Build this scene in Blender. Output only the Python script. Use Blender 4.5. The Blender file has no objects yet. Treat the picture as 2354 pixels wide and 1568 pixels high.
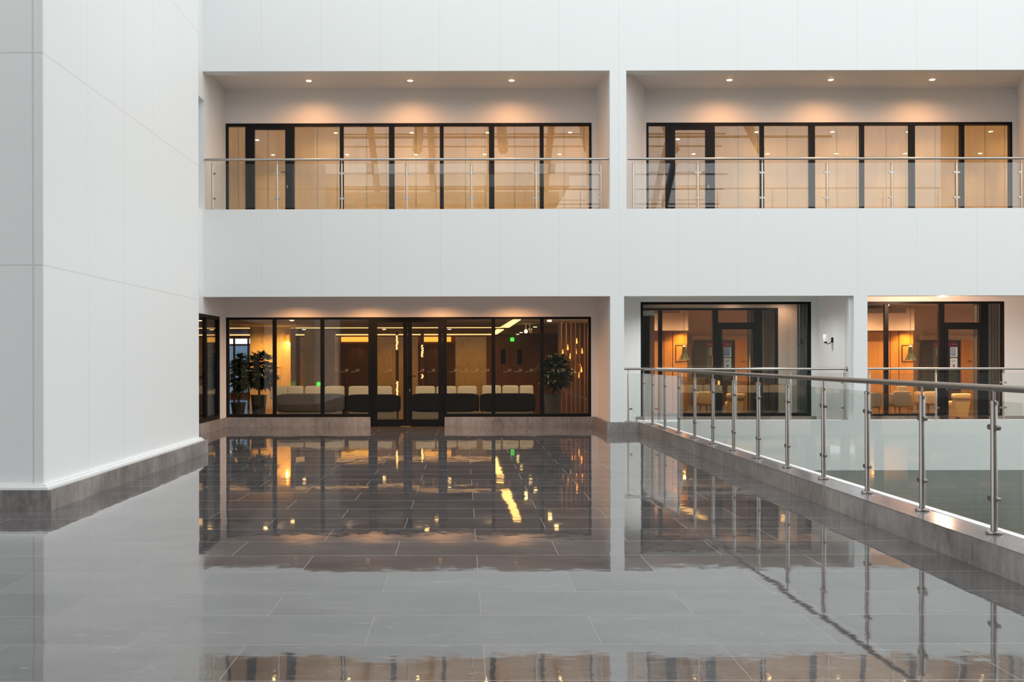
import bpy, math, random
from mathutils import Vector
random.seed(7)
S = bpy.context.scene
COL = S.collection
PI = math.pi

# ------------------------------------------------------------------ camera, sky, exposure
F = 2420.0            # focal length in pixels of the 2354 px wide frame
VX, VY, H, ROLL = 1064.0, 823.0, 1.45, 0.002
cam = bpy.data.cameras.new('camera'); camo = bpy.data.objects.new('camera', cam); COL.objects.link(camo)
camo.location = (0, 0, H); camo.rotation_euler = (PI/2, ROLL, 0)
cam.sensor_width = 36.0; cam.lens = F/2354*36.0
cam.shift_x = (1177-VX)/2354; cam.shift_y = (VY-784)/2354
cam.clip_end = 500
S.camera = camo
W = bpy.data.worlds.new('world'); S.world = W; W.use_nodes = True
wb = W.node_tree.nodes['Background']
wb.inputs[0].default_value = (0.965, 0.985, 0.99, 1); wb.inputs[1].default_value = 2.08
S.view_settings.view_transform = 'Standard'; S.view_settings.look = 'None'
S.view_settings.gamma = 1; S.view_settings.use_curve_mapping = False
S.view_settings.exposure = 0.0

def light(kind, name, loc, energy, color, size=1.0, size_y=None, rot=(0, 0, 0), spot=None, blend=1.0):
    l = bpy.data.lights.new(name, kind); l.energy = energy; l.color = color
    if kind == 'AREA':
        l.size = size
        if size_y: l.shape = 'RECTANGLE'; l.size_y = size_y
    else:
        l.shadow_soft_size = size
    if spot: l.spot_size = spot; l.spot_blend = blend
    o = bpy.data.objects.new(name, l); o.location = loc; o.rotation_euler = rot; COL.objects.link(o)
    return o
WARM = (1.0, 0.62, 0.30)
AMBER = (1.0, 0.46, 0.09)

def at(px, py, Y):
    """photo pixel at depth Y -> point in the place"""
    dx = px-VX; dy = py-VY
    cx = dx-ROLL*dy; cy = dy+ROLL*dx
    return Vector((cx/F*Y, Y, H-cy/F*Y))

# ------------------------------------------------------------------ materials
def mat(name, color, rough=0.5, metal=0.0, spec=0.5, emit=None, strength=0.0, ior=1.45, coat=0.0):
    m = bpy.data.materials.new(name); m.use_nodes = True
    p = m.node_tree.nodes['Principled BSDF']
    p.inputs['Base Color'].default_value = (*color, 1)
    p.inputs['Roughness'].default_value = rough; p.inputs['Metallic'].default_value = metal
    p.inputs['Specular IOR Level'].default_value = spec; p.inputs['IOR'].default_value = ior
    p.inputs['Coat Weight'].default_value = coat
    if emit:
        p.inputs['Emission Color'].default_value = (*emit, 1); p.inputs['Emission Strength'].default_value = strength
    return m
class N:
    """small node-graph writer"""
    def __init__(s, m):
        s.m = m; s.t = m.node_tree; s.p = s.t.nodes['Principled BSDF']
        g = s.t.nodes.new('ShaderNodeNewGeometry'); x = s.t.nodes.new('ShaderNodeSeparateXYZ')
        s.t.links.new(g.outputs['Position'], x.inputs[0]); s.pos = g.outputs['Position']
        s.nrm = g.outputs['Normal']
        s.x, s.y, s.z = x.outputs
    def link(s, a, b): s.t.links.new(a, b)
    def math(s, op, a, b=None, c=None):
        n = s.t.nodes.new('ShaderNodeMath'); n.operation = op
        for i, v in enumerate((a, b, c)):
            if v is None: continue
            if isinstance(v, (int, float)): n.inputs[i].default_value = v
            else: s.link(v, n.inputs[i])
        return n.outputs[0]
    def lines(s, c, off, per, w):
        """1 within w/2 of off + k*per"""
        u = s.math('DIVIDE', s.math('SUBTRACT', c, off), per)
        f = s.math('ABSOLUTE', s.math('SUBTRACT', u, s.math('ROUND', u)))
        return s.math('LESS_THAN', f, w/2/per)
    def above(s, c, v, m): return s.math('MULTIPLY', m, s.math('GREATER_THAN', c, v))
    def noise(s, scale, detail=4, rough=0.55, vec=None, dist=0.0, stretch=None):
        n = s.t.nodes.new('ShaderNodeTexNoise'); n.inputs['Scale'].default_value = scale
        n.inputs['Detail'].default_value = detail; n.inputs['Roughness'].default_value = rough
        n.inputs['Distortion'].default_value = dist
        v = vec or s.pos
        if stretch:
            mp = s.t.nodes.new('ShaderNodeMapping'); mp.inputs['Scale'].default_value = stretch[0]
            mp.inputs['Rotation'].default_value = stretch[1]; s.link(v, mp.inputs[0]); v = mp.outputs[0]
        s.link(v, n.inputs['Vector'])
        return n
    def ramp(s, fac, stops):
        n = s.t.nodes.new('ShaderNodeValToRGB'); e = n.color_ramp.elements
        while len(e) < len(stops): e.new(0.5)
        for k, (pos, c) in enumerate(stops): e[k].position = pos; e[k].color = (*c, 1)
        s.link(fac, n.inputs[0]); return n.outputs[0]
    def mix(s, f, a, b, mode='MIX'):
        n = s.t.nodes.new('ShaderNodeMix'); n.data_type = 'RGBA'; n.blend_type = mode
        for i, v in ((0, f), (6, a), (7, b)):
            if isinstance(v, (int, float)): n.inputs[i].default_value = v
            elif isinstance(v, tuple): n.inputs[i].default_value = (*v, 1)
            else: s.link(v, n.inputs[i])
        return n.outputs[2]
    def bump(s, h, strength, dist=0.01):
        n = s.t.nodes.new('ShaderNodeBump'); n.inputs['Strength'].default_value = strength
        n.inputs['Distance'].default_value = dist; s.link(h, n.inputs['Height'])
        s.link(n.outputs[0], s.p.inputs['Normal'])

def panel_wall(name, color, line, seams, rough=0.45):
    m = mat(name, color, rough, spec=0.3); n = N(m)
    mask = None
    for c, off, per, w in seams:
        l = n.lines({'x': n.x, 'y': n.y, 'z': n.z}[c], off, per, w)
        if c == 'z': l = n.above(n.z, 1.0, l)
        mask = l if mask is None else n.math('MAXIMUM', mask, l)
    fine = n.noise(90, 2); big = n.noise(0.5, 3)
    base = n.mix(n.math('MULTIPLY', big.outputs[0], 0.10), color, tuple(c*0.86 for c in color))
    base = n.mix(mask, base, line) if mask is not None else base
    n.link(base, n.p.inputs['Base Color'])
    n.bump(fine.outputs[0], 0.05, 0.002)
    return m
WHITE = (0.80, 0.82, 0.82)
M_wall = panel_wall('white_panel_facade', WHITE, (0.735, 0.745, 0.73), [('x', -3.9, 1.156, 0.012)])
M_block_side = panel_wall('white_panel_tower', WHITE, (0.70, 0.70, 0.675), [('y', 10.13, 1.2, 0.012), ('z', 0.31, 2.04, 0.016)])
M_block_front = panel_wall('white_panel_tower_front', WHITE, (0.68, 0.64, 0.60), [('x', -4.125, 1.2, 0.018), ('z', 0.31, 2.04, 0.014)])
M_plain = panel_wall('white_plaster', (0.80, 0.825, 0.82), WHITE, [])
M_recess = panel_wall('cream_plaster', (0.82, 0.79, 0.765), WHITE, [])
M_white = mat('white_aluminium', (0.88, 0.89, 0.89), 0.35)
M_black = mat('black_aluminium', (0.007, 0.0075, 0.009), 0.42, spec=0.22)
M_steel = mat('brushed_steel', (0.50, 0.47, 0.43), 0.33, metal=1.0)
M_steel_near = mat('brushed_steel_taupe', (0.34, 0.31, 0.285), 0.36, metal=1.0)
M_steel_dark = mat('clamp_steel', (0.30, 0.27, 0.25), 0.38, metal=1.0)

def glass(name, tint=(0.96, 0.98, 0.97), ior=1.5, rough=0.0, gain=1.0):
    m = bpy.data.materials.new(name); m.use_nodes = True; t = m.node_tree
    for x in list(t.nodes): t.nodes.remove(x)
    o = t.nodes.new('ShaderNodeOutputMaterial'); tr = t.nodes.new('ShaderNodeBsdfTransparent')
    gl = t.nodes.new('ShaderNodeBsdfGlossy'); mx = t.nodes.new('ShaderNodeMixShader'); fr = t.nodes.new('ShaderNodeFresnel')
    tr.inputs[0].default_value = (*tint, 1); gl.inputs['Roughness'].default_value = rough
    gl.inputs['Color'].default_value = (1, 1, 1, 1); fr.inputs[0].default_value = ior
    gm = t.nodes.new('ShaderNodeNewGeometry'); io = t.nodes.new('ShaderNodeMath'); io.operation = 'MULTIPLY_ADD'   # same reflectance on both faces of a pane
    io.inputs[1].default_value = 1/ior-ior; io.inputs[2].default_value = ior; t.links.new(gm.outputs['Backfacing'], io.inputs[0]); t.links.new(io.outputs[0], fr.inputs[0])
    mu = t.nodes.new('ShaderNodeMath'); mu.operation = 'MULTIPLY'; mu.inputs[1].default_value = gain; mu.use_clamp = True
    t.links.new(fr.outputs[0], mu.inputs[0])
    t.links.new(mu.outputs[0], mx.inputs[0]); t.links.new(tr.outputs[0], mx.inputs[1]); t.links.new(gl.outputs[0], mx.inputs[2])
    t.links.new(mx.outputs[0], o.inputs[0])
    return m
M_glass = glass('window_glass', (0.93, 0.94, 0.93))
M_glass_low = glass('lobby_window_glass', (0.86, 0.86, 0.84), 1.5)
M_rail_glass = glass('railing_glass', (0.955, 0.975, 0.965), 1.5)
M_blue_glass = glass('tinted_glass', (0.30, 0.38, 0.46), 1.5)

def tile_floor(name, amp, base0, base1, grout, ior, rough):
    m = mat(name, base0, rough, ior=ior); n = N(m)
    u = n.math('DIVIDE', n.math('SUBTRACT', n.y, 6.53), 0.6)
    row = n.math('FLOOR', u)
    par = n.math('MODULO', n.math('ADD', row, 100.0), 2.0)          # 0 even, 1 odd
    xo = n.math('SUBTRACT', n.x, n.math('SUBTRACT', n.math('MULTIPLY', par, 0.6), 0.5))
    v = n.math('DIVIDE', xo, 1.2); col = n.math('FLOOR', v)
    fy = n.math('ABSOLUTE', n.math('SUBTRACT', u, n.math('ROUND', u)))
    fx = n.math('ABSOLUTE', n.math('SUBTRACT', v, n.math('ROUND', v)))
    g = n.math('MAXIMUM', n.math('LESS_THAN', fy, 0.0032/0.6), n.math('LESS_THAN', fx, 0.0018/1.2))
    cb = n.t.nodes.new('ShaderNodeCombineXYZ'); n.link(row, cb.inputs[0]); n.link(col, cb.inputs[1])
    wn = n.t.nodes.new('ShaderNodeTexWhiteNoise'); wn.noise_dimensions = '3D'; n.link(cb.outputs[0], wn.inputs['Vector'])
    # marble: soft clouds plus pale thin veins, shifted per tile
    sh = n.t.nodes.new('ShaderNodeVectorMath'); sh.operation = 'MULTIPLY_ADD'
    n.link(wn.outputs['Color'], sh.inputs[0]); sh.inputs[1].default_value = (7, 7, 7); n.link(n.pos, sh.inputs[2])
    cloud = n.noise(1.6, 7, 0.62, vec=sh.outputs[0], dist=0.4, stretch=((1, 2.2, 1), (0, 0, 0.5)))
    vein = n.noise(3.0, 6, 0.6, vec=sh.outputs[0], dist=1.6, stretch=((0.7, 2.6, 1), (0, 0, 0.5)))
    vm = n.math('SUBTRACT', 1.0, n.math('MULTIPLY', n.math('ABSOLUTE', n.math('SUBTRACT', vein.outputs[0], 0.5)), 60.0))
    vm = n.math('MULTIPLY', n.math('MAXIMUM', vm, 0.0), 0.13)
    vm = n.math('MULTIPLY', vm, n.math('GREATER_THAN', cloud.outputs[0], 0.5))
    fl = n.noise(11.0, 3, 0.65, vec=sh.outputs[0], dist=0.8, stretch=((0.45, 2.4, 1), (0, 0, 0.5)))
    vm = n.math('MAXIMUM', vm, n.math('MULTIPLY', n.math('MAXIMUM', n.math('MULTIPLY', n.math('SUBTRACT', fl.outputs[0], 0.60), 6.0), 0.0), 0.5))
    c = n.ramp(cloud.outputs[0], [(0.3, base0), (0.75, base1)])
    tone = n.math('MULTIPLY_ADD', wn.outputs['Value'], 0.25, 0.88)
    tc = n.t.nodes.new('ShaderNodeVectorMath'); tc.operation = 'SCALE'; n.link(c, tc.inputs[0]); n.link(tone, tc.inputs['Scale'])
    c = n.mix(vm, tc.outputs[0], tuple(x*3 for x in base1))
    c = n.mix(g, c, grout)
    n.link(c, n.p.inputs['Base Color'])
    n.link(n.math('MULTIPLY_ADD', g, 0.45, rough), n.p.inputs['Roughness'])
    # each tile lies a hair out of level, and its polish is slightly wavy
    w1 = n.noise(1.7, 2, 0.5); w2 = n.noise(9.0, 1, 0.5)
    def centred(node, k):
        a = n.t.nodes.new('ShaderNodeVectorMath'); a.operation = 'SUBTRACT'; n.link(node.outputs['Color'], a.inputs[0]); a.inputs[1].default_value = (0.5, 0.5, 0.5)
        b = n.t.nodes.new('ShaderNodeVectorMath'); b.operation = 'MULTIPLY'; n.link(a.outputs[0], b.inputs[0]); b.inputs[1].default_value = (k, k, 0)
        return b.outputs[0]
    def add(a, b):
        x = n.t.nodes.new('ShaderNodeVectorMath'); x.operation = 'ADD'; n.link(a, x.inputs[0]); n.link(b, x.inputs[1]); return x.outputs[0]
    w3 = n.noise(26.0, 1, 0.5, stretch=((0.35, 1.3, 1), (0, 0, 0)))
    s = add(add(add(centred(wn, amp*0.9), centred(w1, amp*3.0)), centred(w2, amp*2.4)), centred(w3, amp*2.6))
    s = add(s, n.nrm)
    nm = n.t.nodes.new('ShaderNodeVectorMath'); nm.operation = 'NORMALIZE'; n.link(s, nm.inputs[0])
    n.link(nm.outputs[0], n.p.inputs['Normal'])
    return m
M_floor = tile_floor('polished_grey_marble_tiles', 0.0028, (0.076, 0.071, 0.073), (0.142, 0.134, 0.135), (0.27, 0.26, 0.255), 2.25, 0.03)
M_lobby_floor = tile_floor('polished_brown_marble_tiles', 0.003, (0.05, 0.035, 0.025), (0.09, 0.06, 0.045), (0.12, 0.09, 0.07), 1.6, 0.06)

def stone(name, lo, hi, rough=0.45, seams=(), seamcol=(0.17, 0.165, 0.16), ior=1.45):
    m = mat(name, hi, rough, ior=ior); n = N(m)
    a = n.noise(1.1, 6, 0.65, dist=0.6); b = n.noise(14, 5, 0.7, stretch=((1, 1, 0.35), (0, 0, 0)))
    f = n.math('ADD', n.math('MULTIPLY', a.outputs[0], 0.6), n.math('MULTIPLY', b.outputs[0], 0.4))
    c = n.ramp(f, [(0.32, lo), (0.68, hi)])
    for ax, off, per, w in seams:
        c = n.mix(n.lines({'x': n.x, 'y': n.y, 'z': n.z}[ax], off, per, w), c, seamcol)
    n.link(c, n.p.inputs['Base Color'])
    return m
M_kerb = stone('grey_stone_kerb', (0.105, 0.096, 0.091), (0.42, 0.388, 0.368), 0.38)
M_kerb_top = stone('polished_stone_coping', (0.19, 0.175, 0.18), (0.28, 0.262, 0.27), 0.16, ior=1.45)
def marble(name, lo, hi, vein, rough=0.2):
    m = mat(name, hi, rough); n = N(m)
    a = n.noise(1.3, 6, 0.6, dist=0.8)
    v = n.noise(0.9, 5, 0.6, dist=1.2, stretch=((2.2, 1, 0.8), (0, 0.7, 0)))
    vm = n.math('MAXIMUM', n.math('SUBTRACT', 1.0, n.math('MULTIPLY', n.math('ABSOLUTE', n.math('SUBTRACT', v.outputs[0], 0.5)), 45.0)), 0.0)
    c = n.mix(n.math('MULTIPLY', vm, 0.45), n.ramp(a.outputs[0], [(0.3, lo), (0.7, hi)]), vein)
    n.link(c, n.p.inputs['Base Color']); return m
M_marble = marble('beige_marble', (0.50, 0.40, 0.27), (0.60, 0.49, 0.35), (0.26, 0.19, 0.12))
def wood(name, lo, hi, rough=0.4):
    m = mat(name, hi, rough); n = N(m)
    a = n.noise(6, 5, 0.6, dist=0.5, stretch=((3, 3, 0.15), (0, 0, 0)))
    n.link(n.ramp(a.outputs[0], [(0.3, lo), (0.7, hi)]), n.p.inputs['Base Color']); return m
M_wood = wood('oak_veneer', (0.38, 0.185, 0.045), (0.48, 0.25, 0.07))
M_darkwood = wood('dark_walnut', (0.05, 0.024, 0.011), (0.10, 0.048, 0.022))
M_redwood = wood('red_brown_walnut', (0.13, 0.05, 0.02), (0.20, 0.08, 0.035))
M_pale_ceiling = mat('lobby_ceiling_paint', (0.62, 0.60, 0.58), 0.7)
M_cream = mat('cream_wall_paint', (0.74, 0.62, 0.47), 0.6)
M_room_ceiling = mat('warm_white_ceiling', (0.80, 0.72, 0.60), 0.6)
M_gloss_cream = mat('glossy_cream_tile', (0.72, 0.60, 0.45), 0.12)
M_carpet = mat('brown_carpet', (0.16, 0.10, 0.07), 0.9)
M_pinkwall = mat('beige_pink_paint', (0.74, 0.61, 0.51), 0.6)
def emis(name, c, s):
    return mat(name, (0.8, 0.8, 0.8), 0.5, emit=c, strength=s)
M_lamp = emis('downlight_glow', (1.0, 0.58, 0.20), 26)
M_lamp_small = emis('small_downlight_glow', (1.0, 0.66, 0.28), 14)
M_lamp_white = emis('white_downlight_glow', (1.0, 0.93, 0.85), 7)
M_cove = emis('cove_glow', (1.0, 0.52, 0.20), 2.4)
M_cove_hot = emis('cove_glow_bright', (1.0, 0.56, 0.15), 4.6)
M_header = emis('lift_header_glow', (1.0, 0.42, 0.03), 1.6)
M_dome = emis('dome_lamp_glow', (1.0, 0.86, 0.62), 2.6)
M_green = emis('exit_sign_green', (0.02, 1.0, 0.08), 1.7)
M_green_dark = mat('exit_sign_dark', (0.0, 0.12, 0.02), 0.5)
M_amber = emis('amber_glass_glow', (1.0, 0.26, 0.02), 3.6)
M_bead = emis('bead_glow', (1.0, 0.55, 0.16), 5.0)

# ------------------------------------------------------------------ mesh building
WO = {}
class MB:
    def __init__(s): s.v = []; s.f = []
    def box(s, x0, x1, y0, y1, z0, z1):
        b = len(s.v)
        for z in (z0, z1):
            for x, y in ((x0, y0), (x1, y0), (x1, y1), (x0, y1)): s.v.append((x, y, z))
        s.f += [[b+i for i in q] for q in ((3, 2, 1, 0), (4, 5, 6, 7), (0, 1, 5, 4), (1, 2, 6, 5), (2, 3, 7, 6), (3, 0, 4, 7))]
        return s
    def prism(s, poly, z0, z1):
        b = len(s.v); n = len(poly)
        for z in (z0, z1):
            for x, y in poly: s.v.append((x, y, z))
        s.f += [[b+n-1-i for i in range(n)], [b+n+i for i in range(n)]]
        for i in range(n):
            j = (i+1) % n; s.f.append([b+i, b+j, b+n+j, b+n+i])
        return s
    def tube(s, pts, r, n=12, cap=True):
        """tube along points, r number or list"""
        pts = [Vector(p) for p in pts]; b = len(s.v); m = len(pts)
        rs = r if isinstance(r, (list, tuple)) else [r]*m
        for i, p in enumerate(pts):
            d = (pts[min(i+1, m-1)]-pts[max(i-1, 0)]).normalized()
            ref = Vector((0, 0, 1)) if abs(d.z) < 0.9 else Vector((1, 0, 0))
            u = d.cross(ref).normalized(); w = u.cross(d).normalized()
            for k in range(n):
                a = 2*PI*k/n; s.v.append(tuple(p+(u*math.cos(a)+w*math.sin(a))*rs[i]))
        for i in range(m-1):
            for k in range(n):
                k2 = (k+1) % n; s.f.append([b+i*n+k, b+i*n+k2, b+(i+1)*n+k2, b+(i+1)*n+k])
        if cap:
            s.f.append([b+k for k in range(n)][::-1]); s.f.append([b+(m-1)*n+k for k in range(n)])
        return s
    def lathe(s, cx, cy, prof, n=24, sx=1.0, sy=1.0, rib=0.0):
        b = len(s.v); m = len(prof)
        for r, z in prof:
            for k in range(n):
                a = 2*PI*k/n; q = r*(1+(rib if k % 2 else 0))
                s.v.append((cx+q*math.cos(a)*sx, cy+q*math.sin(a)*sy, z))
        for i in range(m-1):
            for k in range(n):
                k2 = (k+1) % n; s.f.append([b+i*n+k, b+i*n+k2, b+(i+1)*n+k2, b+(i+1)*n+k])
        s.f.append([b+k for k in range(n)][::-1]); s.f.append([b+(m-1)*n+k for k in range(n)])
        return s
    def rbox(s, x0, x1, y0, y1, z0, z1, r=0.05, seg=4, puff=0.0):
        """soft-edged block (superellipsoid-like cushion)"""
        b = len(s.v); cx, cy, cz = (x0+x1)/2, (y0+y1)/2, (z0+z1)/2
        hx, hy, hz = (x1-x0)/2, (y1-y0)/2, (z1-z0)/2
        nu, nv = 28, 14
        def sp(c, e): return math.copysign(abs(c)**e, c)
        e = 0.28
        for i in range(nv+1):
            ph = -PI/2+PI*i/nv
            for k in range(nu):
                th = 2*PI*k/nu
                s.v.append((cx+hx*sp(math.cos(ph), e)*sp(math.cos(th), e), cy+hy*sp(math.cos(ph), e)*sp(math.sin(th), e), cz+hz*sp(math.sin(ph), e)))
        for i in range(nv):
            for k in range(nu):
                k2 = (k+1) % nu; s.f.append([b+i*nu+k, b+i*nu+k2, b+(i+1)*nu+k2, b+(i+1)*nu+k])
        return s
    def quad(s, *p):
        b = len(s.v); s.v += [tuple(q) for q in p]; s.f.append([b+i for i in range(len(p))]); return s
    def build(s, name, m, parent=None, smooth=False, bevel=0.0, mats=None, solid=0.0):
        xs = [v[0] for v in s.v]; ys = [v[1] for v in s.v]; zs = [v[2] for v in s.v]
        o0 = Vector(((min(xs)+max(xs))/2, (min(ys)+max(ys))/2, min(zs)))
        me = bpy.data.meshes.new(name); me.from_pydata([tuple(Vector(v)-o0) for v in s.v], [], s.f)
        me.validate(); me.update()
        me.materials.append(m)
        if mats:
            for x in mats[0]: me.materials.append(x)
            for p in me.polygons: p.material_index = mats[1](p)
        if smooth:
            for p in me.polygons: p.use_smooth = True
        o = bpy.data.objects.new(name, me); COL.objects.link(o)
        if parent: o.parent = parent; o.location = o0-WO[parent.name]
        else: o.location = o0
        WO[o.name] = o0
        if solid:
            d = o.modifiers.new('thickness', 'SOLIDIFY'); d.thickness = solid; d.offset = 0
        if bevel:
            d = o.modifiers.new('bevel', 'BEVEL'); d.width = bevel; d.segments = 2; d.limit_method = 'ANGLE'
        if smooth:
            d = o.modifiers.new('weighted', 'EDGE_SPLIT'); d.split_angle = math.radians(40)
        return o
def box(*a): return MB().box(*a)
def tag(o, label=None, cat=None, group=None, kind=None):
    if label: o['label'] = label
    if cat: o['category'] = cat
    if group: o['group'] = group
    if kind: o['kind'] = kind
    return o
def struct(o, label=None):
    o['kind'] = 'structure'
    if label: o['label'] = label
    return o
def thing(name, loc, label, cat, group=None):
    o = bpy.data.objects.new(name, None); o.location = loc; o.empty_display_size = 0.1; COL.objects.link(o)
    WO[o.name] = Vector(loc)
    return tag(o, label, cat, group)
def frame_thing(name, loc, label=None):
    o = bpy.data.objects.new(name, None); o.location = loc; o.empty_display_size = 0.1; COL.objects.link(o)
    WO[o.name] = Vector(loc); return struct(o, label)

# ------------------------------------------------------------------ the place: levels and planes
YF, YR = 20.42, 22.32          # front face of the building, back of the recesses
XL = -5.04                     # left wing wall
Z_S0, Z_S1 = 2.644, 4.34       # band between the storeys
Z_U = 7.02                     # upper lip
CU, CG = 7.14, 2.75            # recess ceilings
def xk(y): return 3.41+0.0105*(20.42-y)      # kerb inner edge
def xp(y): return 3.53+0.0165*(20.6-y)       # post line

# floor of the terrace
fl = MB(); fl.prism([(-14, -13), (xk(-13)+0.15, -13), (xk(20.5)+0.15, 20.5), (3.0, 20.5), (3.0, 22.30), (-14, 22.30)], -0.30, 0.0)
struct(fl.build('floor', M_floor), 'polished dark grey marble tile floor of the terrace')
# front of the building: upper wall, band, columns, low slab on the right
f = MB()
f.box(XL, 15.5, YF, YF+0.30, Z_U, 13.5)
f.box(XL, 15.5, YF, YF+0.30, Z_S0, Z_S1)
f.box(2.86, 3.18, YF, YF+0.25, Z_S1, Z_U)
struct(f.build('wall_back', M_wall), 'white panelled front of the building')
f = MB()
f.box(2.86, 3.13, YF, YF+0.25, 0.20, Z_S0)
f.box(7.586, 7.85, YF, YF+0.25, 0.226, Z_S0)
f.box(7.52, 7.70, YF+0.10, YF+0.26, 0.226, Z_S0)
struct(f.build('wall_back_piers', M_plain), 'white ground floor piers')
f = box(3.41, 15.5, YF, YF+0.28, -4.0, 0.226)
struct(f.build('wall_back_parapet', M_plain), 'white low wall below the right terraces')
# white fascia edge trims
# recess back walls: upper storey
def wall_with_hole(b, x0, x1, y0, y1, z0, z1, hx0, hx1, hz0, hz1):
    b.box(x0, hx0, y0, y1, z0, z1); b.box(hx1, x1, y0, y1, z0, z1)
    if hz1 < z1: b.box(hx0, hx1, y0, y1, hz1, z1)
    if hz0 > z0: b.box(hx0, hx1, y0, y1, z0, hz0)
def X(px, Y=YR, py=823): return at(px, py, Y).x
def Zp(py, Y=YR, px=1064): return at(px, py, Y).z
ZUT = at(940, 283.3, YR).z
ulx0, ulx1 = at(519.2, 380, YR).x, at(1359.7, 380, YR).x
urx0, urx1 = at(1486, 380, YR).x, at(2326.5, 380, YR).x
wb_ = MB()
wall_with_hole(wb_, -5.3, 3.25, YR, YR+0.2, 4.1, CU+0.4, ulx0, ulx1, 4.1, ZUT)
struct(wb_.build('wall_upper_left_recess', M_recess), 'cream back wall of the upper left balcony')
wb_ = MB()
wall_with_hole(wb_, 3.25, 15.0, YR, YR+0.2, 4.1, CU+0.4, urx0, urx1, 4.1, ZUT)
struct(wb_.build('wall_upper_right_recess', M_recess), 'cream back wall of the upper right balcony')
# upper recess side walls (the right balcony is splayed)
s_ = MB()
s_.prism([(2.86, YF+0.25), (3.20, YF+0.25), (3.20, YF+0.30), (3.86, YR), (2.84, YR)], 4.1, CU)
struct(s_.build('wall_balcony_divider', M_recess), 'cream side walls between the balconies')
s_ = MB(); s_.prism([(11.02, YF+0.05), (11.4, YF+0.05), (12.2, YR), (11.76, YR)], 4.1, CU)
struct(s_.build('wall_right_balcony_side', M_recess), 'cream side wall at the right end of the upper balcony')
struct(box(-5.3, 15.5, YF+0.02, YR+0.2, CU, CU+0.3).build('ceiling_upper_balconies', M_recess), 'ceiling of the upper balconies')
struct(box(-5.3, 15.5, YF+0.28, 27.6, CG, 4.1).build('floor_upper_storey', M_recess, mats=([mat('grey_balcony_tiles', (0.13, 0.12, 0.115), 0.5)], lambda p: 1 if p.normal.z > 0.5 else 0)), 'storey slab over the ground floor')
struct(box(3.18, 15.5, YF+0.26, YR, -0.30, 0.02).build('floor_right_terraces', M_kerb), 'terrace floor behind the low wall')

# ------------------------------------------------------------------ ground floor back walls
gx0, gx1 = at(519.5, 850, YR).x, at(1359, 850, YR).x
ZGT = at(940, 729, YR).z
g = MB(); wall_with_hole(g, XL-0.05, 3.25, YR, YR+0.2, 0.0, CG, gx0, gx1, 0.0, ZGT)
struct(g.build('wall_lobby_front', M_recess), 'cream wall around the lobby glazing')
g = MB(); g.box(2.86, 3.13, YF+0.25, YR, 0.0, CG)
struct(g.build('wall_lobby_recess_right', M_recess), 'cream side wall at the right of the lobby recess')
ZRT = at(2150, 693, YR).z
b1x0, b1x1 = at(1473, 850, YR).x, at(1865, 850, YR).x
b2x0, b2x1 = at(1980, 850, YR).x, at(2309, 850, YR).x
g = MB(); wall_with_hole(g, 3.25, 8.1, YR, YR+0.2, 0.0, CG, b1x0, b1x1, 0.0, ZRT)
struct(g.build('wall_middle_terrace', M_plain), 'white wall around the middle room glazing')
g = MB(); wall_with_hole(g, 8.1, 15.5, YR, YR+0.2, 0.0, CG, b2x0, b2x1, 0.0, ZRT)
struct(g.build('wall_right_terrace', M_recess), 'cream wall around the right room glazing')
g = MB(); g.prism([(7.52, YF+0.25), (7.85, YF+0.25), (8.4, YR), (7.52, YR)], 0.0, CG)
struct(g.build('wall_terrace_divider', M_plain), 'white wall between the two right terraces')

# kerbs in grey stone
dxl, dxr = at(852, 980, YR).x, at(1022, 980, YR).x
k = MB(); k.box(XL+0.0, dxl, YR-0.06, YR+0.12, 0.0, 0.20)
struct(k.build('baseboard_lobby_left', M_kerb), 'grey stone plinth left of the glass doors')
k = MB(); k.box(dxr, 2.79, YR-0.06, YR+0.12, 0.0, 0.20)
struct(k.build('baseboard_lobby_right', M_kerb), 'grey stone plinth right of the glass doors')
k = MB(); k.prism([(2.79, YR-0.06), (2.79, YF-0.06), (3.43, YF-0.06), (3.43, YF+0.24), (2.86, YF+0.24), (2.86, YR-0.06)], 0.0, 0.20)
struct(k.build('baseboard_pier', M_kerb), 'grey stone plinth around the pier')
k = MB(); k.box(XL-0.1, XL+0.06, 16.1, YR-0.06, 0.0, 0.20)
struct(k.build('baseboard_wing', M_kerb), 'grey stone plinth under the side window')
# parapet kerb running towards the camera
y0, y1 = 2.6, YF-0.06
kb = MB(); kb.prism([(xk(y0), y0), (xp(y0)+0.09, y0), (xp(y1)+0.09, y1), (xk(y1), y1)], 0.0, 0.192)
struct(kb.build('baseboard_right', M_kerb, mats=None), 'grey stone kerb under the long glass railing')
kb = MB(); kb.prism([(xk(y0)-0.004, y0), (xp(y0)+0.09, y0), (xp(y1)+0.09, y1+0.02), (xk(y1)-0.004, y1+0.02)], 0.192, 0.20)
struct(kb.build('trim_1', M_kerb_top), 'polished coping of the right kerb')
kb = MB()
kb.prism([(xp(y0)+0.09, y0), (xp(y0)+0.15, y0), (xp(y1)+0.15, y1+0.05), (xp(y1)+0.09, y1+0.05)], -1.2, 0.205)
kb.prism([(xp(y0)+0.15, y0), (xp(y0)+0.156, y0), (xp(y1)+0.156, y1+0.05), (xp(y1)+0.15, y1+0.05)], -1.2, 0.19)
kb.prism([(xp(y0)+0.156, y0), (xp(y0)+0.18, y0), (xp(y1)+0.18, y1+0.05), (xp(y1)+0.156, y1+0.05)], -1.2, 0.20)
struct(kb.build('trim_2', M_white), 'white edge of the terrace over the pond')

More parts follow.
